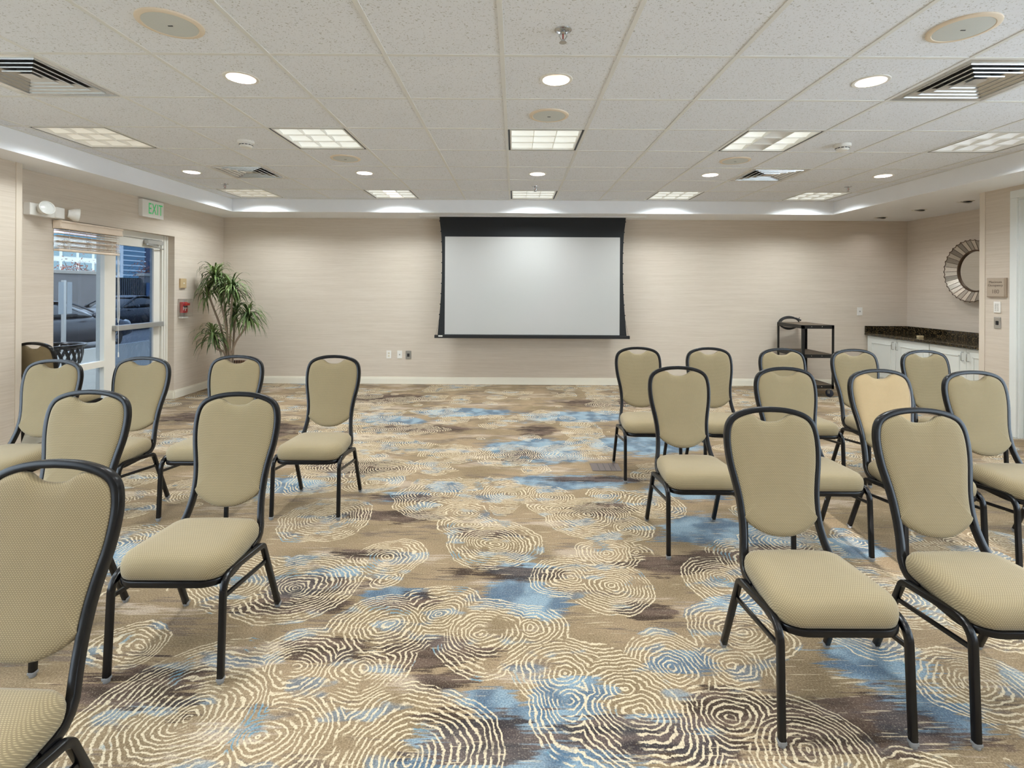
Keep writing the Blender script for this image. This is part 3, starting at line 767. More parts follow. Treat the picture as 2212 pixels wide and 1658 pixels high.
DL = {(-3,0):'round recessed downlight nearest on the left, a thin wire across its rim',(0,0):'round recessed downlight nearest on the centre line, between sprinkler and speaker',(3,0):'round recessed downlight nearest on the right, beside the big air vent',
 (-6,4):'round recessed downlight at the far left, beyond the yellowish ceiling light',(-3,4):'round recessed downlight in the far row left of the screen',(0,4):'round recessed downlight in the far row above the screen',(3,4):'round recessed downlight beside the small far right air vent',(6,4):'round recessed downlight at the far right end of the far row'}
for (i,j), lab in DL.items(): downlight(cx(i), cyy(j), lab)
for k, (i,j) in enumerate(FILL_CANS): downlight(cx(i), cyy(j), 'added unseen round fill downlight behind the camera')

vent_m = mat('satin_vent_metal', lin(214,214,212), 0.22, 0.7, var=0.06, scale=30)
vent_dark = mat('vent_throat', lin(90,92,96), 0.6, var=0.1)
def vent(i, j, label):
    t = thing('air_vent', label, 'air vent', (cx(i), cyy(j), ZT), 0, 'square ceiling air vents'); h = PITCH/2-.010
    def sqring(b, a0, z0, a1, z1, th=.003):
        b.layers([[(s*a,u*a,z) for s,u in ((-1,-1),(1,-1),(1,1),(-1,1))] for a,z in ((a0,z0),(a1,z1),(a1-.001,z1+th),(a0-.002,z0+th),(a0,z0))], False, False)
    b = MB(); b.box((-h,-h,.10),(h,h,.104)); b.build('throat', vent_dark, t)
    b = MB(); sqring(b, h, -.003, h-.050, -.001); sqring(b, h, -.003, h, .09); b.build('flange', vent_m, t)
    a = h-.052
    for k in range(4):
        b = MB(); sqring(b, a, -.002, a-.044, .018); sqring(b, a-.002, -.007, a, -.001, .001); sqring(b, a-.042, .016, a-.046, .045); b.build('louver_ring', vent_m, t); a -= .052
    b = MB(); b.layers([[(s*q,u*q,z) for s,u in ((-1,-1),(1,-1),(1,1),(-1,1))] for q,z in ((a+.006,.0),(a-.01,.012),(.004,.014))]); b.build('core_plate', vent_m, t)
    return t
vent(-5,0,'large looking square metal air vent at the left edge of the ceiling')
vent(4,0,'large looking square metal air vent at the right edge of the ceiling')
vent(-5,4,'square metal air vent in the far left of the ceiling, beyond the smoke detector')
vent(4,4,'square metal air vent in the far right of the ceiling, beside a downlight')

spk_ring = mat('aged_cream_plastic', lin(228,212,190), 0.5, var=0.03); spk_gr = mat('speaker_mesh', lin(206,208,203), 0.55, var=0.05, scale=300, bump=0.4, bscale=900)
def speaker(i, j, label):
    t = thing('ceiling_speaker', label, 'speaker', (cx(i)+.0, cyy(j), ZT), 0, 'round ceiling speakers')
    b = MB(); b.lathe([(.138,0),(.137,-.006),(.130,-.009),(.116,-.010),(.112,-.007),(.112,0)],48); b.build('rim', spk_ring, t, smooth=0.7)
    b = MB(); b.lathe([(.1135,-.003),(.1125,-.0085),(.08,-.0105),(0,-.0115)],48); b.build('grille', spk_gr, t, smooth=0.9)
    b = MB(); b.box((-.011,-.003,-.0135),(.011,.003,-.0105),.0008); b.build('badge', M['black_plastic'], t)
speaker(-3,-1,'big round ceiling speaker at the upper left of the photo'); speaker(3,-1,'big round ceiling speaker at the upper right corner of the photo')
speaker(0,1,'round ceiling speaker on the centre line, before the middle grid light'); speaker(-3,3,'round ceiling speaker in the far left, behind the left grid light'); speaker(3,3,'round ceiling speaker in the far right, behind the right grid light')
def smoke(i, j, dx, dy, label):
    t = thing('smoke_detector', label, 'smoke detector', (cx(i)+dx, cyy(j)+dy, ZT), 0, 'white smoke detectors')
    b = MB(); b.lathe([(.065,0),(.066,-.012),(.062,-.022),(.055,-.024),(0,-.024)],36); b.build('base', M['white_plastic'], t, smooth=0.7)
    b = MB(); b.lathe([(.052,-.022),(.050,-.040),(.042,-.052),(.02,-.056),(0,-.056)],36); b.build('sensor_head', M['white_plastic'], t, smooth=0.7)
    b = MB()
    for k in range(12):
        a = 2*pi*k/12; b.box((-.010,-.002,-.003),(.010,.002,.003), M=T(.0505*cos(a),.0505*sin(a),-.034) @ RZ(a+pi/2))
    b.build('vent_slots', M['black_plastic'], t)
smoke(-4,2,-.04,.07,'white smoke detector on the left part of the ceiling'); smoke(4,2,.05,.07,'white smoke detector on the right part of the ceiling')
def sprinkler(x, y, label):
    t = thing('sprinkler', label, 'sprinkler', (x, y, ZT), 0, 'ceiling fire sprinklers')
    b = MB(); b.lathe([(.040,0),(.039,-.004),(.028,-.006),(.020,.012),(0,.012)],30); b.build('escutcheon', M['chrome'], t, smooth=0.7)
    b = MB(); b.lathe([(.012,.01),(.012,-.014),(.008,-.018),(0,-.018)],16)
    for s in (-1,1): b.tube(fillet([(s*.010,0,-.012),(s*.019,0,-.03),(s*.004,0,-.052)],.008,4),.0028,8)
    b.lathe([(.006,-.046),(.006,-.058),(0,-.058)],12); b.build('frame_arms', M['chrome'], t, smooth=0.7)
    b = MB(); b.lathe([(0,-.018),(.003,-.02),(.003,-.046),(0,-.048)],10); b.build('bulb', mat('red_bulb', lin(150,30,25),.15,var=.05), t, smooth=0.9)
    b = MB(); b.lathe([(0,-.056),(.016,-.057),(.018,-.060),(0,-.060)],18); b.build('deflector', M['chrome'], t, smooth=0.7)
sprinkler(.22, 2.40, 'chrome fire sprinkler at the top centre of the photo'); sprinkler(.235, 6.07, 'small looking fire sprinkler above the projection screen')
sprinkler(-3.42, 6.02, 'small looking fire sprinkler at the far left of the ceiling'); sprinkler(3.90, 5.99, 'small looking fire sprinkler at the far right of the ceiling')
for k, (x, y, lab) in enumerate(((5.20,5.90,'recessed eyeball light over the counter, nearest of three'),(5.17,6.54,'recessed eyeball light over the counter, middle one of three'),(5.18,7.24,'recessed eyeball light over the counter, closest to the back wall'))):
    t = thing('eyeball_light', lab, 'recessed light', (x, y, ZS), 0, 'eyeball lights over the counter')
    b = MB(); b.lathe([(.082,0),(.081,-.004),(.066,-.006),(.060,-.002),(.060,0)],36); b.build('trim_ring', M['white_plastic'], t, smooth=.7)
    b = MB(); b.lathe([(.060,.0),(.050,-.012),(.035,-.016),(.030,-.012),(.0,-.010)],30,RX(.35)); b.build('eyeball', M['grey_metal'], t, smooth=.9)
    ld = bpy.data.lights.new('alcove_fill_lamp', 'SPOT'); ld.energy = ALCOVE_FILL_W*(.4 if k == 2 else 1); ld.color = (.97,.98,1.0); ld.spot_size = radians(150); ld.spot_blend = 0.8; ld.shadow_soft_size = 0.03  # fill lamp added below the eyeball to lift the dark alcove
    lo = bpy.data.objects.new('alcove_fill_lamp', ld); COL.objects.link(lo); lo.parent = t; lo.location = (0,0,-.05)

# ------------------------------------------------------------------ projection screen
YS = 7.38
scr_black = mat('matte_black_cloth', lin(24,26,28), 0.8, var=0.08, scale=6); scr_white = mat('screen_white', lin(184,182,178), 0.7, var=0.012, scale=2)
t = thing('projection_screen', 'large pull-down projection screen with black border hanging before the back wall', 'projection screen', (.253, YS, 0))
L_ = [(-1.345,2.459),(-1.338,2.38),(-1.322,2.25),(-1.312,2.1),(-1.306,1.93),(-1.306,1.75),(-1.309,1.55),(-1.317,1.35),(-1.330,1.15),(-1.347,.95),(-1.365,.752)]
lp_ = spline(L_, 3); outl = lp_+[(-x,z) for x,z in lp_[::-1]]
b = MB(); b.prism(outl, 'y', -.0015, .0015); b.build('border_cloth', scr_black, t)
b = MB(); b.box((-1.262,-.0035,.765),(1.262,-.001,2.175)); b.build('viewing_surface', scr_white, t)
b = MB(); b.box((-1.408,-.022,.712),(1.408,.022,.757),.004); bar = b.build('bottom_bar', M['black_plastic'], t)
b = MB(); b.box((-1.35,-.024,.733),(-1.29,-.0215,.751)); b.build('maker_tag', M['white_plastic'], bar)
b = MB()
for s in (-1,1):
    for k in range(10):
        z = 2.40-k*.150; x = interp([(zz_,xx_) for xx_,zz_ in L_[::-1]], z); b.box((s*(-x)-.008,-.004,z-.008),(s*(-x)+.008,.004,z+.008),.001)
b.build('tension_tab', scr_black, t)
b = MB()
for s in (-1,1): b.tube([(s*1.330,0,1.05),(s*1.39,0,.757)],.0015,6)
b.build('tension_cord', M['black_plastic'], t)
b = MB(); b.box((-1.62,-.075,ZS-.006),(1.62,.075,ZS+.0005),.001); tag(b.build('screen_slot_cover', M['white_paint']), 'white slot cover in the soffit above the projection screen', 'cover plate').location = (.253, YS, 0)

# ------------------------------------------------------------------ wall devices
def plate_back(x, z, w, h, name, label, cat, m=None, bits='outlet'):
    t = thing(name, label, cat, (x, YB, z)); b = MB(); b.box((-w/2,-.007,-h/2),(w/2,0,h/2),.002); b.build('plate', m or M['white_plastic'], t)
    b = MB()
    if bits == 'outlet':
        for s in (-1,1):
            b.box((-.016,-.010,s*.021-.014),(.016,-.006,s*.021+.014),.002)
        b.build('receptacle', M['offwhite_plastic'], t)
        b = MB()
        for s in (-1,1):
            for u in (-.006,.006): b.box((u-.0012,-.0108,s*.021-.004),(u+.0012,-.0095,s*.021+.006))
        b.build('slots', M['black_plastic'], t)
    elif bits == 'jack':
        b.box((-.009,-.010,-.010),(.009,-.006,.010),.001); b.build('jack', M['grey_metal'], t)
    elif bits == 'control':
        b.box((-.018,-.012,-.026),(.018,-.006,.022),.002); b.build('rocker', M['black_plastic'], t)
    return t
plate_back(-1.873,.437,.072,.116,'wall_outlet','white electrical outlet low on the back wall, left of the two other plates','outlet')
plate_back(-1.712,.437,.072,.116,'wall_plate','white cable jack plate low on the back wall, middle of three','wall plate',bits='jack')
plate_back(-1.582,.432,.085,.125,'wall_control','steel wall plate with dark rocker low on the back wall, right of three','wall plate',M['grey_metal'],'control')
plate_back(5.150,1.118,.078,.120,'wall_plate','white cable jack plate on the back wall above the counter end','wall plate',bits='jack')
# left wall devices
t = thing('wall_control_panel', 'beige square control plate on the left wall above the fire alarm', 'wall plate', (XL, 6.68, 1.475))
b = MB(); b.box((0,-.06,-.062),(.022,.06,.062),.003); b.build('case', M['tan_plastic'], t); b = MB(); b.box((.021,-.012,-.008),(.025,.02,.010),.001); b.build('button', M['offwhite_plastic'], t)
t = thing('fire_alarm', 'red fire alarm pull station under a clear cover on the left wall', 'fire alarm', (XL, 6.68, 1.155))
red = mat('red_enamel', lin(196,32,30), 0.35, var=0.05)
b = MB(); b.box((.006,-.050,-.065),(.045,.050,.075),.004); b.build('pull_box', red, t)
b = MB(); b.box((.044,-.048,.030),(.075,.052,.062),.004); b.build('pull_bar', red, t)
b = MB(); b.box((.0452,-.026,-.012),(.047,.032,.002)); b.box((.0452,-.006,-.040),(.047,.010,-.010)); b.box((.0452,-.045,-.03),(.047,-.034,.015)); b.build('white_print', M['white_plastic'], t)
b = MB(); b.box((.0452,-.04,.004),(.0468,.045,.026)); b.build('dark_panel', mat('dark_red_panel', lin(90,30,40), .4), t)
clear = glass_mat('clear_cover_plastic', (.975,.975,.97,1), .10)
b = MB()
b.box((.0,-.085,-.115),(.004,.085,.115)); b.box((.0,-.085,.111),(.09,.085,.115)); b.box((.0,-.085,-.115),(.09,.085,-.111)); b.box((.0,-.085,-.115),(.09,-.081,.115)); b.box((.0,.081,-.115),(.09,.085,.115)); b.box((.086,-.085,-.115),(.09,.085,.115)); b.build('clear_cover', clear, t)
b = MB(); b.box((.0,-.07,-.135),(.05,.06,-.112),.006); b.build('alarm_base', M['white_plastic'], t)
# exit sign
t = thing('exit_sign', 'white exit sign with green letters on the left wall above the glass door', 'exit sign', (XL, 6.075, 2.345))
b = MB(); b.box((0,-.178,-.100),(.05,.178,.100),.003); b.build('case', M['white_plastic'], t)
green = mat('green_letters', lin(70,205,125), 0.4, var=0.02, emit=lin(60,215,120), estr=0.12)
add_text('lettering', 'EXIT', .185, green, t, T(.0505,.035,-.002) @ RZ(pi/2) @ RX(pi/2), extrude=.0015, xs=.60, spacing=1.08)
# emergency light
t = thing('emergency_light', 'white twin head emergency light high on the left wall beside the corner', 'emergency light', (XL, 4.68, 2.115))
b = MB(); b.box((0,-.165,-.055),(.065,.17,.055),.006); b.box((.065,.07,-.05),(.085,.16,.05),.004); b.build('case', M['white_plastic'], t)
lampg = mat('lamp_lens', lin(225,225,220), .15, var=.05, scale=40)
for y, rz, ry in ((-.07, -.35, .25), (.22, .85, -.1)):
    Mx = T(.095, y, .005) @ RZ(rz) @ RY(pi/2-ry)
    b = MB(); b.lathe([(0,-.03),(.035,-.026),(.058,.02),(.064,.055),(.062,.058),(.056,.053)],28,Mx); hd = b.build('lamp_head', M['white_plastic'], t, smooth=.8)
    b = MB(); b.lathe([(.0575,.050),(.042,.060),(0,.064)],28,Mx); b.build('lens', lampg, hd, smooth=1.2)
# right wall: sign, keypad, switch
t = thing('occupancy_sign', 'taupe maximum occupancy sign on the right wall', 'sign', (XRN, 5.205, 1.468))
sign_m = mat('taupe_sign', lin(176,160,142), .45, var=.03); sign_e = mat('taupe_sign_edge', lin(160,143,124), .5, var=.03); sign_t = mat('sign_lettering', lin(120,106,94), .5, var=.02)
b = MB(); b.box((-.018,-.105,-.098),(0,.105,.098),.002); b.build('plaque', sign_e, t)
b = MB(); b.box((-.021,-.088,-.092),(-.0175,.100,.095),.001); b.build('face', sign_m, t)
TX = RZ(-pi/2) @ RX(pi/2)
add_text('small_print', 'Maximum', .036, sign_t, t, T(-.0216,.006,.055) @ TX); add_text('small_print', 'Occupancy', .036, sign_t, t, T(-.0216,.006,.022) @ TX); add_text('number', '180', .056, sign_t, t, T(-.0216,.006,-.043) @ TX)
t = thing('wall_keypad', 'white button keypad on the right wall under the occupancy sign', 'keypad', (XRN, 5.205, 1.268))
b = MB(); b.box((-.010,-.036,-.056),(0,.036,.056),.002); b.build('plate', M['white_plastic'], t)
b = MB()
for r in range(5):
    for c in (-1,1): b.box((-.0125,c*.012-.006,.032-r*.016-.002),(-.0095,c*.012+.006,.032-r*.016+.002))
b.build('button', M['grey_metal'], t)
t = thing('wall_switch', 'steel plate wall switch with black rocker on the right wall below the keypad', 'switch', (XRN, 5.205, 1.108))
b = MB(); b.box((-.007,-.036,-.058),(0,.036,.058),.002); b.build('plate', M['chrome'], t); b = MB(); b.box((-.012,-.013,-.022),(-.006,.013,.020),.002); b.build('rocker', M['black_plastic'], t)

# ------------------------------------------------------------------ mirror in the alcove
mir = thing('sunburst_mirror', 'round sunburst mirror with scalloped antique silver panels on the alcove wall', 'mirror', (XR, 6.47, 1.685))
NS = 36; R0, R1 = .262, .395
def lift(r): return .025+(r-R0)/(R1-R0)*.075
pan = []
for k in range(5):
    v = (212,196,178,160,142)[k]; pan.append(mat('antique_panel', lin(v, v*.94, v*.86), .28+.05*(k%2), .55, var=.18, scale=70))
bronze = mat('bronze_edge', lin(84,66,50), .4, .6, var=.1)
for k in range(NS):
    a0 = 2*pi*k/NS; a1 = 2*pi*(k+1)/NS
    b = MB(); front = []
    def P(a, r, l): return (-l, r*cos(a), r*sin(a))
    arc = [(a0+(a1-a0)*q/6, R1-.011*sin(pi*q/6)) for q in range(7)]
    ring = [P(a0,R0,.028)]+[P(a,r,lift(r)) for a,r in arc]+[P(a1,R0,.028)]
    back = [(p[0]+.006,p[1],p[2]) for p in ring]
    b.layers([ring, back]); b.build('panel', pan[(k*7+k//3) % 5], mir)
b = MB()
for k in range(NS):
    a0 = 2*pi*k/NS; a1 = 2*pi*(k+1)/NS
    b.tube([(-lift(r)-.001, r*cos(a), r*sin(a)) for a,r in [(a0+(a1-a0)*q/6, R1+.001-.011*sin(pi*q/6)) for q in range(7)]], .004, 6)
    b.tube([(-.030, R0*cos(a0), R0*sin(a0)), (-lift(R1)-.002, R1*cos(a0), R1*sin(a0))], .0022, 6)
b.build('leading', bronze, mir, smooth=1.0)
b = MB(); b.lathe([(R0+.006,0),(R0+.006,.034),(R0-.002,.040),(R0-.012,.036),(R0-.012,0)],64,RY(-pi/2)); b.build('inner_ring', bronze, mir, smooth=.7)
b = MB(); b.lathe([(R0-.008,.001),(R0-.008,.018),(0,.018)],64,RY(-pi/2)); b.build('mirror_glass', mat('mirror_silver', lin(225,225,222), .02, 1.0, var=.0), mir, smooth=.5)
b = MB(); b.lathe([(.2,.0),(.2,.012),(0,.012)],32,RY(-pi/2)); b.build('backing', M['black_plastic'], mir)

# ------------------------------------------------------------------ counter with cabinets
CXF = 5.255
cab_m = mat('white_cabinet_paint', lin(228,229,222), .4, var=.02)
def cabinet(y0, y1, label):
    t = thing('base_cabinet', label, 'cabinet', (0,0,0), 0, 'white base cabinets')
    b = MB(); b.box((CXF+.02,y0+.001,.085),(XR-.003,y1-.001,.766)); b.box((CXF+.07,y0+.001,.0),(XR-.02,y1-.001,.086)); b.build('carcass', cab_m, t)
    ym = (y0+y1)/2
    for k, (a, c) in enumerate(((y0+.004,ym-.002),(ym+.002,y1-.004))):
        b = MB(); b.box((CXF,a,.10),(CXF+.020,c,.758),.002)
        i0, i1, z0, z1 = a+.085, c-.085, .185, .675; w = .016
        for p, q in (((i0,z0),(i1,z0+w)),((i0,z1-w),(i1,z1)),((i0,z0),(i0+w,z1)),((i1-w,z0),(i1,z1))): b.box((CXF-.008,p[0],p[1]),(CXF+.001,q[0],q[1]),.003)
        d = b.build('cabinet_door', cab_m, t)
        hy = c-.035 if k == 0 else a+.035
        b = MB(); b.tube(fillet([(CXF,hy,.615),(CXF-.030,hy,.615),(CXF-.030,hy,.715),(CXF,hy,.715)],.010,4),.005,8); b.build('handle', M['chrome'], d, smooth=.8)
    return t
cabinet(6.476, 7.612, 'white two-door base cabinet under the counter, against the back wall')
cabinet(5.412, 6.474, 'white two-door base cabinet under the counter, nearer and cut by the wall corner')
def granite():
    m, g, b = new_mat('dark_granite'); p = g.pos()
    v = g.new('ShaderNodeTexVoronoi'); g.put(v.inputs['Vector'], p); v.inputs['Scale'].default_value = 130
    n = g.noise(p, 60, 3, .7); s = g.new('ShaderNodeSeparateColor'); g.put(s.inputs[0], v.outputs['Color'])
    c = g.mix(g.step(n, .50, .66), lin(26,24,20), lin(92,74,42)); c = g.mix(g.step(s.outputs[0], .84, .90), c, lin(120,104,76)); c = g.mix(g.step(s.outputs[1], .80, .9), c, lin(10,12,14))
    g.put(b.inputs['Base Color'], c); b.inputs['Roughness'].default_value = .08; b.inputs['Specular IOR Level'].default_value = .6
    return m
gr = granite()
t = thing('countertop', 'dark speckled granite counter top with backsplash on the white cabinets', 'counter top', (0,0,0))
b = MB(); b.box((CXF-.035,5.41,.767),(XR-.001,YB-.001,.803),.008); b.build('slab', gr, t)
b = MB(); b.box((CXF-.030,YB-.022,.8035),(XR-.023,YB-.001,.903),.002); b.build('backsplash', gr, t)
b = MB(); b.box((XR-.022,5.41,.8035),(XR-.001,YB-.001,.903),.002); b.build('backsplash', gr, t)
b = MB(); b.box((-.032,-.022,0),(.032,.022,.028),.003); o = b.build('small_box', mat('cream_card', lin(205,188,150), .6, var=.04)); o.location = (5.42, 6.83, .804); tag(o, 'small cream box lying on the dark granite counter top', 'box')

# ------------------------------------------------------------------ media cart
ct = thing('media_cart', 'black steel three-shelf media cart on casters by the back wall', 'cart', (4.064, 7.165, 0))
cart_m = mat('black_cart_steel', lin(34,34,34), .35, .3, var=.1, scale=40); shelf_m = mat('brown_shelf_mat', lin(96,82,66), .6, var=.1, scale=40)
cw, cd = .2125, .33
for nm, z in (('shelf',.163),('shelf',.572),('shelf',.963)):
    b = MB(); b.box((-cw,-cd,z-.048),(cw,-cd+.004,z)); b.box((-cw,cd-.004,z-.048),(cw,cd,z)); b.box((-cw,-cd,z-.048),(-cw+.004,cd,z)); b.box((cw-.004,-cd,z-.048),(cw,cd,z)); b.box((-cw+.002,-cd+.002,z-.008),(cw-.002,cd-.002,z-.004))
    s = b.build(nm, cart_m, ct); b = MB(); b.box((-cw+.005,-cd+.005,z-.0045),(cw-.005,cd-.005,z-.0015)); b.build('shelf_mat', shelf_m, s)
    b = MB()
    for x in (-.09,.05): b.lathe([(0,0),(.006,0),(.004,.003),(0,.003)],10,T(x,-cd,z-.022) @ RX(pi/2))
    b.build('bolt', M['chrome'], s)
for sx in (-1,1):
    for sy in (-1,1):
        b = MB(); x, y = sx*cw, sy*cd; b.box((x,y,.108),(x-sx*.032,y-sy*.003,.958)); b.box((x,y,.108),(x-sx*.003,y-sy*.032,.958)); b.build('post', cart_m, ct)
        c = thing('caster', None, None, (x-sx*.03, y-sy*.03, 0)); c.parent = ct
        b = MB(); b.lathe([(0,-.014),(.040,-.014),(.050,-.009),(.050,.009),(.040,.014),(0,.014)],28,T(-.012*sx,0,.0505) @ RZ(.5) @ RY(pi/2)); b.build('wheel', mat('blue_black_rubber', lin(30,34,48), .5, var=.1), c, smooth=.6)
        b = MB(); 
        b.box((-.020,-.016,.045),(-.0165,.016,.100),M=T(-.012*sx,0,0) @ RZ(.5)); b.box((.0165,-.016,.045),(.020,.016,.100),M=T(-.012*sx,0,0) @ RZ(.5)); b.box((-.020,-.018,.096),(.020,.018,.100),M=T(-.012*sx,0,0) @ RZ(.5)); b.lathe([(0,.1),(.01,.1),(.01,.116),(0,.116)],10); b.build('fork', M['chrome'], c)
b = MB()
for k in range(4):
    b.tube([((.135+.006*k)*cos(q), .012*sin(2*q+k)+.010*k, (.075+.006*k)*sin(q)+.004*sin(3*q+k)) for q in [2*pi*j/32 for j in range(33)]], .0062, 8)
b.tube(spline([(.05,.03,.075),(.09,.02,.07),(.12,.0,.058),(.145,-.03,.040)],4), .012, 8); b.tube([(.12,-.01,.058),(.135,-.012,.085)], .004, 6)
o = b.build('cable_coil', M['black_plastic'], None, smooth=1.0); o.location = (4.06, 7.535, .945); tag(o, 'coiled black power cable hung over the back corner of the media cart', 'cable')

# ------------------------------------------------------------------ floor socket plate
t = thing('floor_socket', 'grey metal floor socket plate in the carpet beside a chair leg', 'floor plate', (.735, 4.10, 0))
fp = mat('grey_floor_plate', lin(120,108,104), .35, .5, var=.06)
b = MB(); b.box((-.115,-.085,0),(.115,.085,.005),.002); b.build('plate', fp, t)
b = MB()
for x in (-.058,-.012,.034,.072): b.box((x,-.078,.0046),(x+.003,.078,.0056))
b.build('seam', M['black_plastic'], t)

# ------------------------------------------------------------------ potted dracaena
pl = thing('potted_plant', 'tall dracaena plant with drooping strap leaves in the back left corner', 'plant', (-3.80, 6.88, 0))
def leafmat():
    m, g, b = new_mat('strap_leaf'); n = g.noise(g.coord(), 7, 3)
    g.put(b.inputs['Base Color'], g.mix(g.step(n, .3, .7), lin(52,74,34), lin(118,138,78))); b.inputs['Roughness'].default_value = .45
    return m
leaf_m = leafmat(); stem_m = mat('ringed_stem', lin(150,132,112), .8, var=.25, scale=90)
def wicker():
    m, g, b = new_mat('dark_wicker'); p = g.coord(); s = g.new('ShaderNodeSeparateXYZ'); g.put(s.inputs[0], p)
    an = g.m('ARCTAN2', s.outputs[1], s.outputs[0]); st = g.m('ABSOLUTE', g.m('SINE', g.m('MULTIPLY', an, 18.0)))
    g.put(b.inputs['Base Color'], g.mix(g.step(st, .35, .6), lin(46,30,22), lin(150,112,84))); b.inputs['Roughness'].default_value = .6
    return m
b = MB(); b.lathe([(0,0),(.15,0),(.165,.02),(.185,.38),(.195,.40),(.195,.42),(.180,.42),(.172,.36),(0,.36)],40); b.build('pot', wicker(), pl, smooth=.7)
b = MB(); b.lathe([(.173,.365),(.1,.375),(0,.38)],30); b.build('soil', mat('dark_soil', lin(48,38,30), .95, var=.3, scale=60), pl)
HEADS = [(-.24,0,1.60,.33,85),(-.37,.06,1.40,.31,62),(.02,-.05,1.43,.34,100),(.20,.03,1.08,.33,92),(-.22,-.07,.80,.33,92),(-.02,.10,1.12,.31,62),(-.19,.08,1.50,.34,50)]
for k, (hx, hy, hz, ln, nl) in enumerate(HEADS):
    bx, by = random.uniform(-.06,.06), random.uniform(-.05,.05)
    b = MB(); b.tube(spline([(bx,by,.36),(bx*.5+hx*.35,by*.5+hy*.4,.36+(hz-.36)*.45),(hx*.85,hy*.9,hz-.18),(hx,hy,hz)],5), [.013]*16, 8); b.build('stem', stem_m, pl, smooth=.9)
    b = MB()
    for q in range(nl):
        a = random.uniform(0, 2*pi); up = random.uniform(.1, 1.25) if random.random() < .75 else random.uniform(-.6,.2); L = ln*random.uniform(.75,1.15); wv = random.uniform(.008,.013)
        p = Vector((hx, hy, hz+random.uniform(-.12,.03))); d = Vector((cos(a)*cos(up), sin(a)*cos(up)*.9, sin(up))); n = 9; A = []; B = []
        for i in range(n+1):
            tt = i/n; side = Vector((-sin(a), cos(a), 0)); w = wv*(0.55+1.2*tt*(1-tt)*1.6)*(1-tt**3)+.0006
            A.append(b.bm.verts.new(p+side*w+Vector((0,0,.15*w)))); B.append(b.bm.verts.new(p-side*w+Vector((0,0,.15*w))))
            p = p+d*(L/n); d = (d+Vector((0,0,-.30*(0.4+tt*1.5)))).normalized()
            if pl.location.x+p.x < XL+.115: p.x = XL+.115-pl.location.x
            if pl.location.y+p.y > YB-.03: p.y = YB-.03-pl.location.y
        for i in range(n): b.bm.faces.new((A[i],A[i+1],B[i+1],B[i]))
    f = b.build('foliage', leaf_m, pl, smooth=3.14); md = f.modifiers.new('leaf_thickness','SOLIDIFY'); md.thickness = .0008

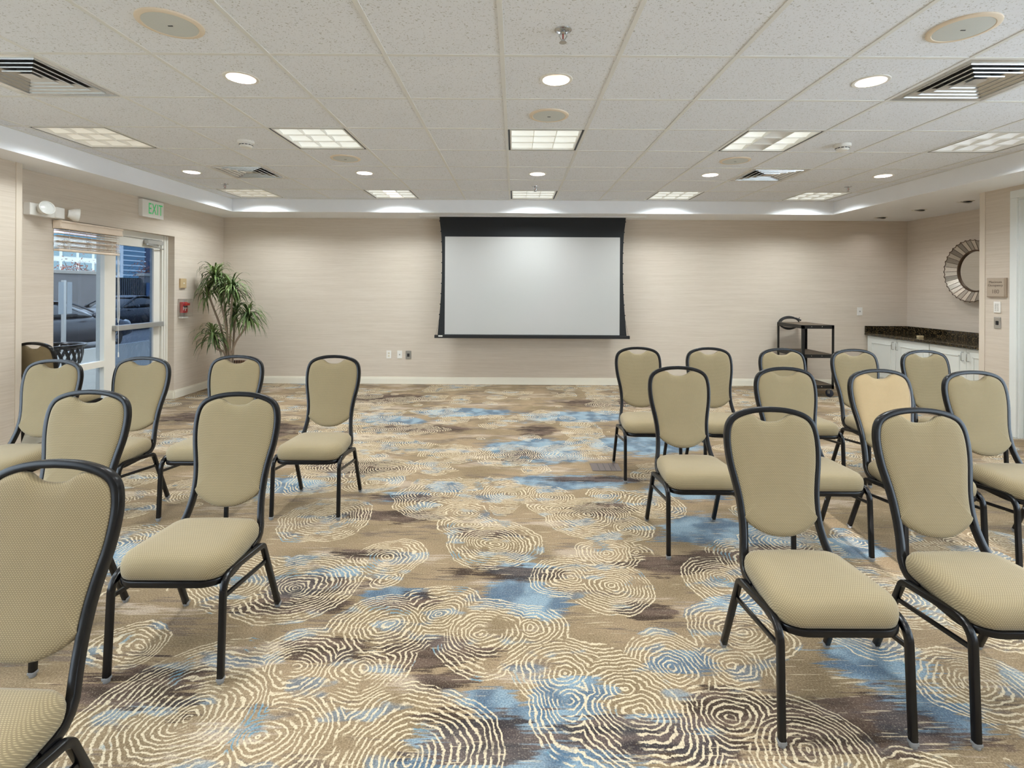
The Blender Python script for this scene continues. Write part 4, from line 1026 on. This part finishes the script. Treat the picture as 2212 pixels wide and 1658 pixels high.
# ------------------------------------------------------------------ outside, seen through the door glass
ZR = -0.36
def gm(name, c, v=.15, s=3): return mat(name, c, .9, var=v, scale=s)
b = MB(); b.box((-90,-40,ZR-.2),(-10.3,260,ZR)); struct(b.build('ground_road', gm('asphalt', lin(112,112,114))))
b = MB(); b.box((-10.3,-40,ZR-.2),(-4.62,60,-.10)); struct(b.build('ground_sidewalk', gm('pale_concrete', lin(146,142,132), .08)))
b = MB(); b.box((-10.45,-40,ZR-.2),(-10.3,60,-.09),.02); struct(b.build('trim_4', gm('curb_concrete', lin(160,160,156), .1)))
def car(x, y, heading, paint, label, name='car'):
    t = thing(name, label, 'car', (x, y, ZR), 0 if heading > 0 else pi)
    prof_t = [(-2.32,.62),(-2.25,.86),(-1.9,.99),(-1.4,1.02),(-.9,.97),(0,.95),(.75,.95),(1.1,.96),(1.6,.90),(2.05,.80),(2.28,.66),(2.36,.50)]
    b = MB(); rings = []
    for yy, zt in prof_t:
        e = max(0, abs(yy)-1.7)/.7; w = .90*(1-.16*e*e); z0 = .22+.10*e
        half_ = [(0,z0),(w*.86,z0),(w*.97,z0+.12),(w,min(.55,zt-.12)),(w*.985,zt-.10),(w*.90,zt-.02),(w*.5,zt+.015),(0,zt+.025)]
        rings.append([(px_,yy,pz) for px_,pz in half_]+[(-px_,yy,pz) for px_,pz in half_[-2:0:-1]])
    b.layers(rings); b.build('body', paint, t, smooth=3.14, sub=1)
    glassm = mat('car_glass', lin(30,38,46), .08, var=.05, spec=.8)
    def cab(nm, material, k, sta):
        b = MB(); rr = []
        for yy, zt, wt in sta:
            half_ = [(0,.90),(.80*k,.90),(.80*k*.5+wt*.5*k+.02,.5*(.90+zt)),(wt*k,zt-.03),(wt*.8,zt),(0,zt+.02)]
            rr.append([(a,yy,z) for a,z in half_]+[(-a,yy,z) for a,z in half_[-2:0:-1]])
        b.layers(rr); return b.build(nm, material, t, smooth=3.14, sub=1)
    cab('windows', glassm, 1.0, [(-1.75,.95,.62),(-1.15,1.24,.58),(-.55,1.38,.57),(.1,1.38,.56),(.55,1.22,.57),(1.18,.93,.66)])
    b = MB(); rr = []
    for yy, zt in ((-1.35,1.20),(-1.0,1.325),(-.5,1.405),(.05,1.405),(.38,1.31)):
        half_ = [(0,zt-.02),(.575,zt-.035),(.585,zt-.012),(.50,zt+.012),(0,zt+.026)]
        rr.append([(a,yy,z) for a,z in half_]+[(-a,yy,z) for a,z in half_[-2:0:-1]])
    b.layers(rr); b.build('roof', paint, t, smooth=3.14, sub=1)
    for s in (-1,1):
        b = MB(); b.sweep(spline([(s*.78,1.15,.94),(s*.66,.5,1.25),(s*.585,.05,1.39)],4),.045,.03,(s,0,.3)); b.sweep(spline([(s*.585,-.6,1.385),(s*.62,-1.2,1.22),(s*.72,-1.75,.98)],4),.07,.03,(s,0,.3)); b.build('pillar', paint, t, smooth=.8)
        b = MB(); b.lathe([(0,-.06),(.06,-.05),(.09,0),(.07,.06),(0,.07)],14,T(s*1.0,.62,1.0) @ RY(s*1.3)); b.build('mirror', paint, t, smooth=1.2)
        b = MB(); b.lathe([(0,-.05),(.10,-.03),(.12,.02),(0,.06)],14,T(s*.70,2.12,.68) @ RX(-1.2)); b.build('headlight', lampg, t, smooth=1.2)
        for yy in (-1.42,1.40):
            b = MB(); b.lathe([(.20,-.10),(.30,-.11),(.33,-.08),(.33,.08),(.30,.11),(.20,.10)],30,T(s*.80,yy,.33) @ RY(pi/2)); wh = b.build('tire', M['black_plastic'], t, smooth=.7)
            b = MB(); b.lathe([(.205,-.09),(.205,.09),(.19,.10),(.18,.05),(0,.05)],30,T(s*.80,yy,.33) @ RY(s*pi/2))
            for q in range(10): b.box((.03,-.018,.05),(.19,.018,.098),M=T(s*.80,yy,.33) @ RY(s*pi/2) @ RZ(2*pi*q/10))
            b.build('wheel_rim', M['chrome'], wh, smooth=.5)
    b = MB(); b.box((-.35,2.33,.42),(.35,2.37,.56),.02); b.build('grille', M['black_plastic'], t)
    return t
car(-12.45, 13.35, 1, mat('slate_car_paint', lin(34,40,50), .3, .1, var=.03, coat=.25), 'dark slate sedan parked at the curb outside the glass door')
car(-16.2, 21.2, -1, mat('navy_car_paint', lin(16,22,34), .3, .1, var=.03, coat=.25), 'dark navy sedan parked farther out behind the slate one')
# yard wall with coping
t = thing('yard_wall', 'grey masonry yard wall with pale coping across the street', 'wall', (-20.6, 0, ZR)); t['kind'] = 'thing'
b = MB(); b.box((-.15,14,0),(.15,26.1,2.36)); b.box((-.15,28.2,0),(.15,60,2.36)); b.build('masonry', gm('grey_masonry', lin(128,124,122), .12, 2), t)
b = MB(); b.box((-.22,13.9,2.36),(.22,26.2,2.52),.02); b.box((-.22,28.1,2.36),(.22,60,2.52),.02); b.build('coping', gm('pale_coping', lin(176,168,156), .06), t)
t = thing('yard_gate', 'dark slatted yard gate in the masonry wall across the street', 'gate', (-20.6, 27.15, ZR))
b = MB(); b.box((-.04,-1.0,.05),(.0,1.0,2.25)); b.build('gate_leaf', gm('dark_gate', lin(38,39,43), .2), t)
b = MB()
for k in range(14): b.box((0,-.98+k*.145,.08),(.05,-.92+k*.145,2.2))
b.box((0,-1,1.2),(.055,1,1.28)); b.build('slat', gm('grey_gate_slat', lin(104,104,106), .2), t)
b = MB(); b.box((-.02,1.02,.05),(.03,1.5,2.0)); o = b.build('blue_panel', gm('blue_panel_paint', lin(84,108,140), .1)); o.location = (-20.35,27.2,ZR); tag(o,'blue panel leaning on the yard wall beside the slatted gate','panel')
# sign post seen from behind
t = thing('street_sign', 'grey street sign panels on a steel post outside the sidelight', 'sign', (-9.9, 11.22, -.10))
b = MB(); b.box((-.03,-.03,0),(.03,.03,1.66)); b.build('post', M['grey_metal'], t)
b = MB(); b.box((.032,-.17,.92),(.037,-.04,1.62),.002); b.box((.032,.04,.92),(.037,.17,1.62),.002); b.build('sign_panel', gm('sign_back', lin(150,155,158), .05), t)
# litter bin just outside
t = thing('litter_bin', 'black flared metal litter bin on the sidewalk outside the sidelight', 'bin', (-5.27, 5.86, -.10))
b = MB(); b.lathe([(.27,.82),(.285,.84),(.285,.86),(.26,.86),(.255,.84)],36); b.build('rim', M['black_frame'], t, smooth=.7)
b = MB()
for k in range(24):
    a = 2*pi*k/24; b.sweep([tuple(p) for p in spline([(.26*cos(a),.26*sin(a),.83),(.235*cos(a+.25),.235*sin(a+.25),.66),(.15*cos(a+.5),.15*sin(a+.5),.48),(.20*cos(a+.6),.20*sin(a+.6),.30),(.22*cos(a+.6),.22*sin(a+.6),.02)],3)],.006,.03,(-sin(a),cos(a),0))
b.build('basket', M['black_frame'], t, smooth=.8)
b = MB(); b.lathe([(0,0),(.23,0),(.23,.03),(.2,.05),(.165,.10),(.145,.40),(0,.42)],30); b.build('liner', M['black_plastic'], t, smooth=.7)
# shrubs and bare trees above the wall
def shrub(x, y, h, label, col):
    t = thing('autumn_tree', label, 'tree', (x, y, ZR), 0, 'autumn trees beyond the yard wall')
    b = MB(); tips = []
    b.tube([(0,0,0),(.05,0,h*.4),(0,.05,h*.62)],[.09,.07,.05],8)
    for k in range(16):
        a = random.uniform(0,6.28); l = h*random.uniform(.25,.5); z0 = h*random.uniform(.3,.62); p1 = (l*.6*cos(a),l*.6*sin(a),z0+l*.6); p2 = (l*.9*cos(a+.2),l*.9*sin(a+.2),z0+l); b.tube([(0,0,z0),p1,p2],[.035,.02,.008],6); tips += [p1,p2]
    b.build('branches', mat('bark', lin(86,74,66), .9, var=.2), t)
    b = MB()
    for q in range(700):
        c_ = random.choice(tips); p = Vector(c_)+Vector((random.gauss(0,.28),random.gauss(0,.28),random.gauss(-.25,.25))); s_ = random.uniform(.03,.07); d1 = Vector((random.gauss(0,1),random.gauss(0,1),random.gauss(0,1))).normalized()*s_; d2 = d1.orthogonal().normalized()*s_*.6
        b.quad([p-d1-d2,p+d1-d2*.4,p+d1+d2,p-d1+d2*.4])
    b.build('foliage', mat('autumn_leaves', col, .8, var=.3, scale=4), t)
shrub(-24.3,27.2,3.0,'reddish autumn tree beyond the yard wall, left in the sidelight',lin(150,96,84)); shrub(-27.5,32.6,3.2,'reddish autumn tree beyond the yard wall, right in the sidelight',lin(160,100,82)); shrub(-25.5,37.0,3.3,'autumn tree beyond the yard gate, in the door glass',lin(150,92,72)); shrub(-31,46,3.2,'low autumn tree at the right of the door glass beyond the wall',lin(140,96,70))
# far buildings
bd = thing('white_building', 'bright white office building far behind the sidelight', 'building', (-118, 138, ZR))
b = MB(); b.box((-12,-22,0),(0,16,14.5)); b.build('facade', gm('white_facade', lin(236,232,222), .03, .3), bd)
winm = mat('grey_green_glass', lin(140,160,160), .2, var=.1, scale=.5)
for zf in (6.0, 9.6):
    for k in range(7):
        b = MB(); b.box((0,-20+k*5.1,zf),(.15,-16+k*5.1,zf+2.2)); b.build('window', winm, bd)
bd = thing('teal_building', 'teal banded glass office building far behind the door glass', 'building', (-150, 196, ZR))
b = MB(); b.box((-12,-26,0),(0,11,21.5)); b.build('facade', mat('teal_glass', lin(70,120,140), .2, var=.1, scale=.3), bd)
b = MB()
for k in range(9): b.box((-.2,-26.2,2.2+k*1.9),(.35,11.2,2.6+k*1.9))
b.build('floor_band', gm('pale_band', lin(206,214,214), .03), bd)
b = MB(); b.box((-12.2,-26.3,19.3),(.5,11.3,22.2)); b.build('parapet', gm('pinkish_parapet', lin(214,190,184), .04), bd)
bd = thing('grid_tower', 'blue gridded tower at the right edge of the door glass', 'building', (-150, 214, ZR))
b = MB(); b.box((-8,-3,0),(0,14,27)); b.build('facade', mat('blue_tower_glass', lin(84,110,140), .2, var=.1, scale=.3), bd)
b = MB()
for k in range(16): b.box((0,-3,1+k*1.65),(.3,14,1.35+k*1.65))
for k in range(9): b.box((0,-3+k*2,0),(.32,-2.5+k*2,27))
b.build('mullion_grid', gm('white_mullions', lin(206,214,220), .03), bd)
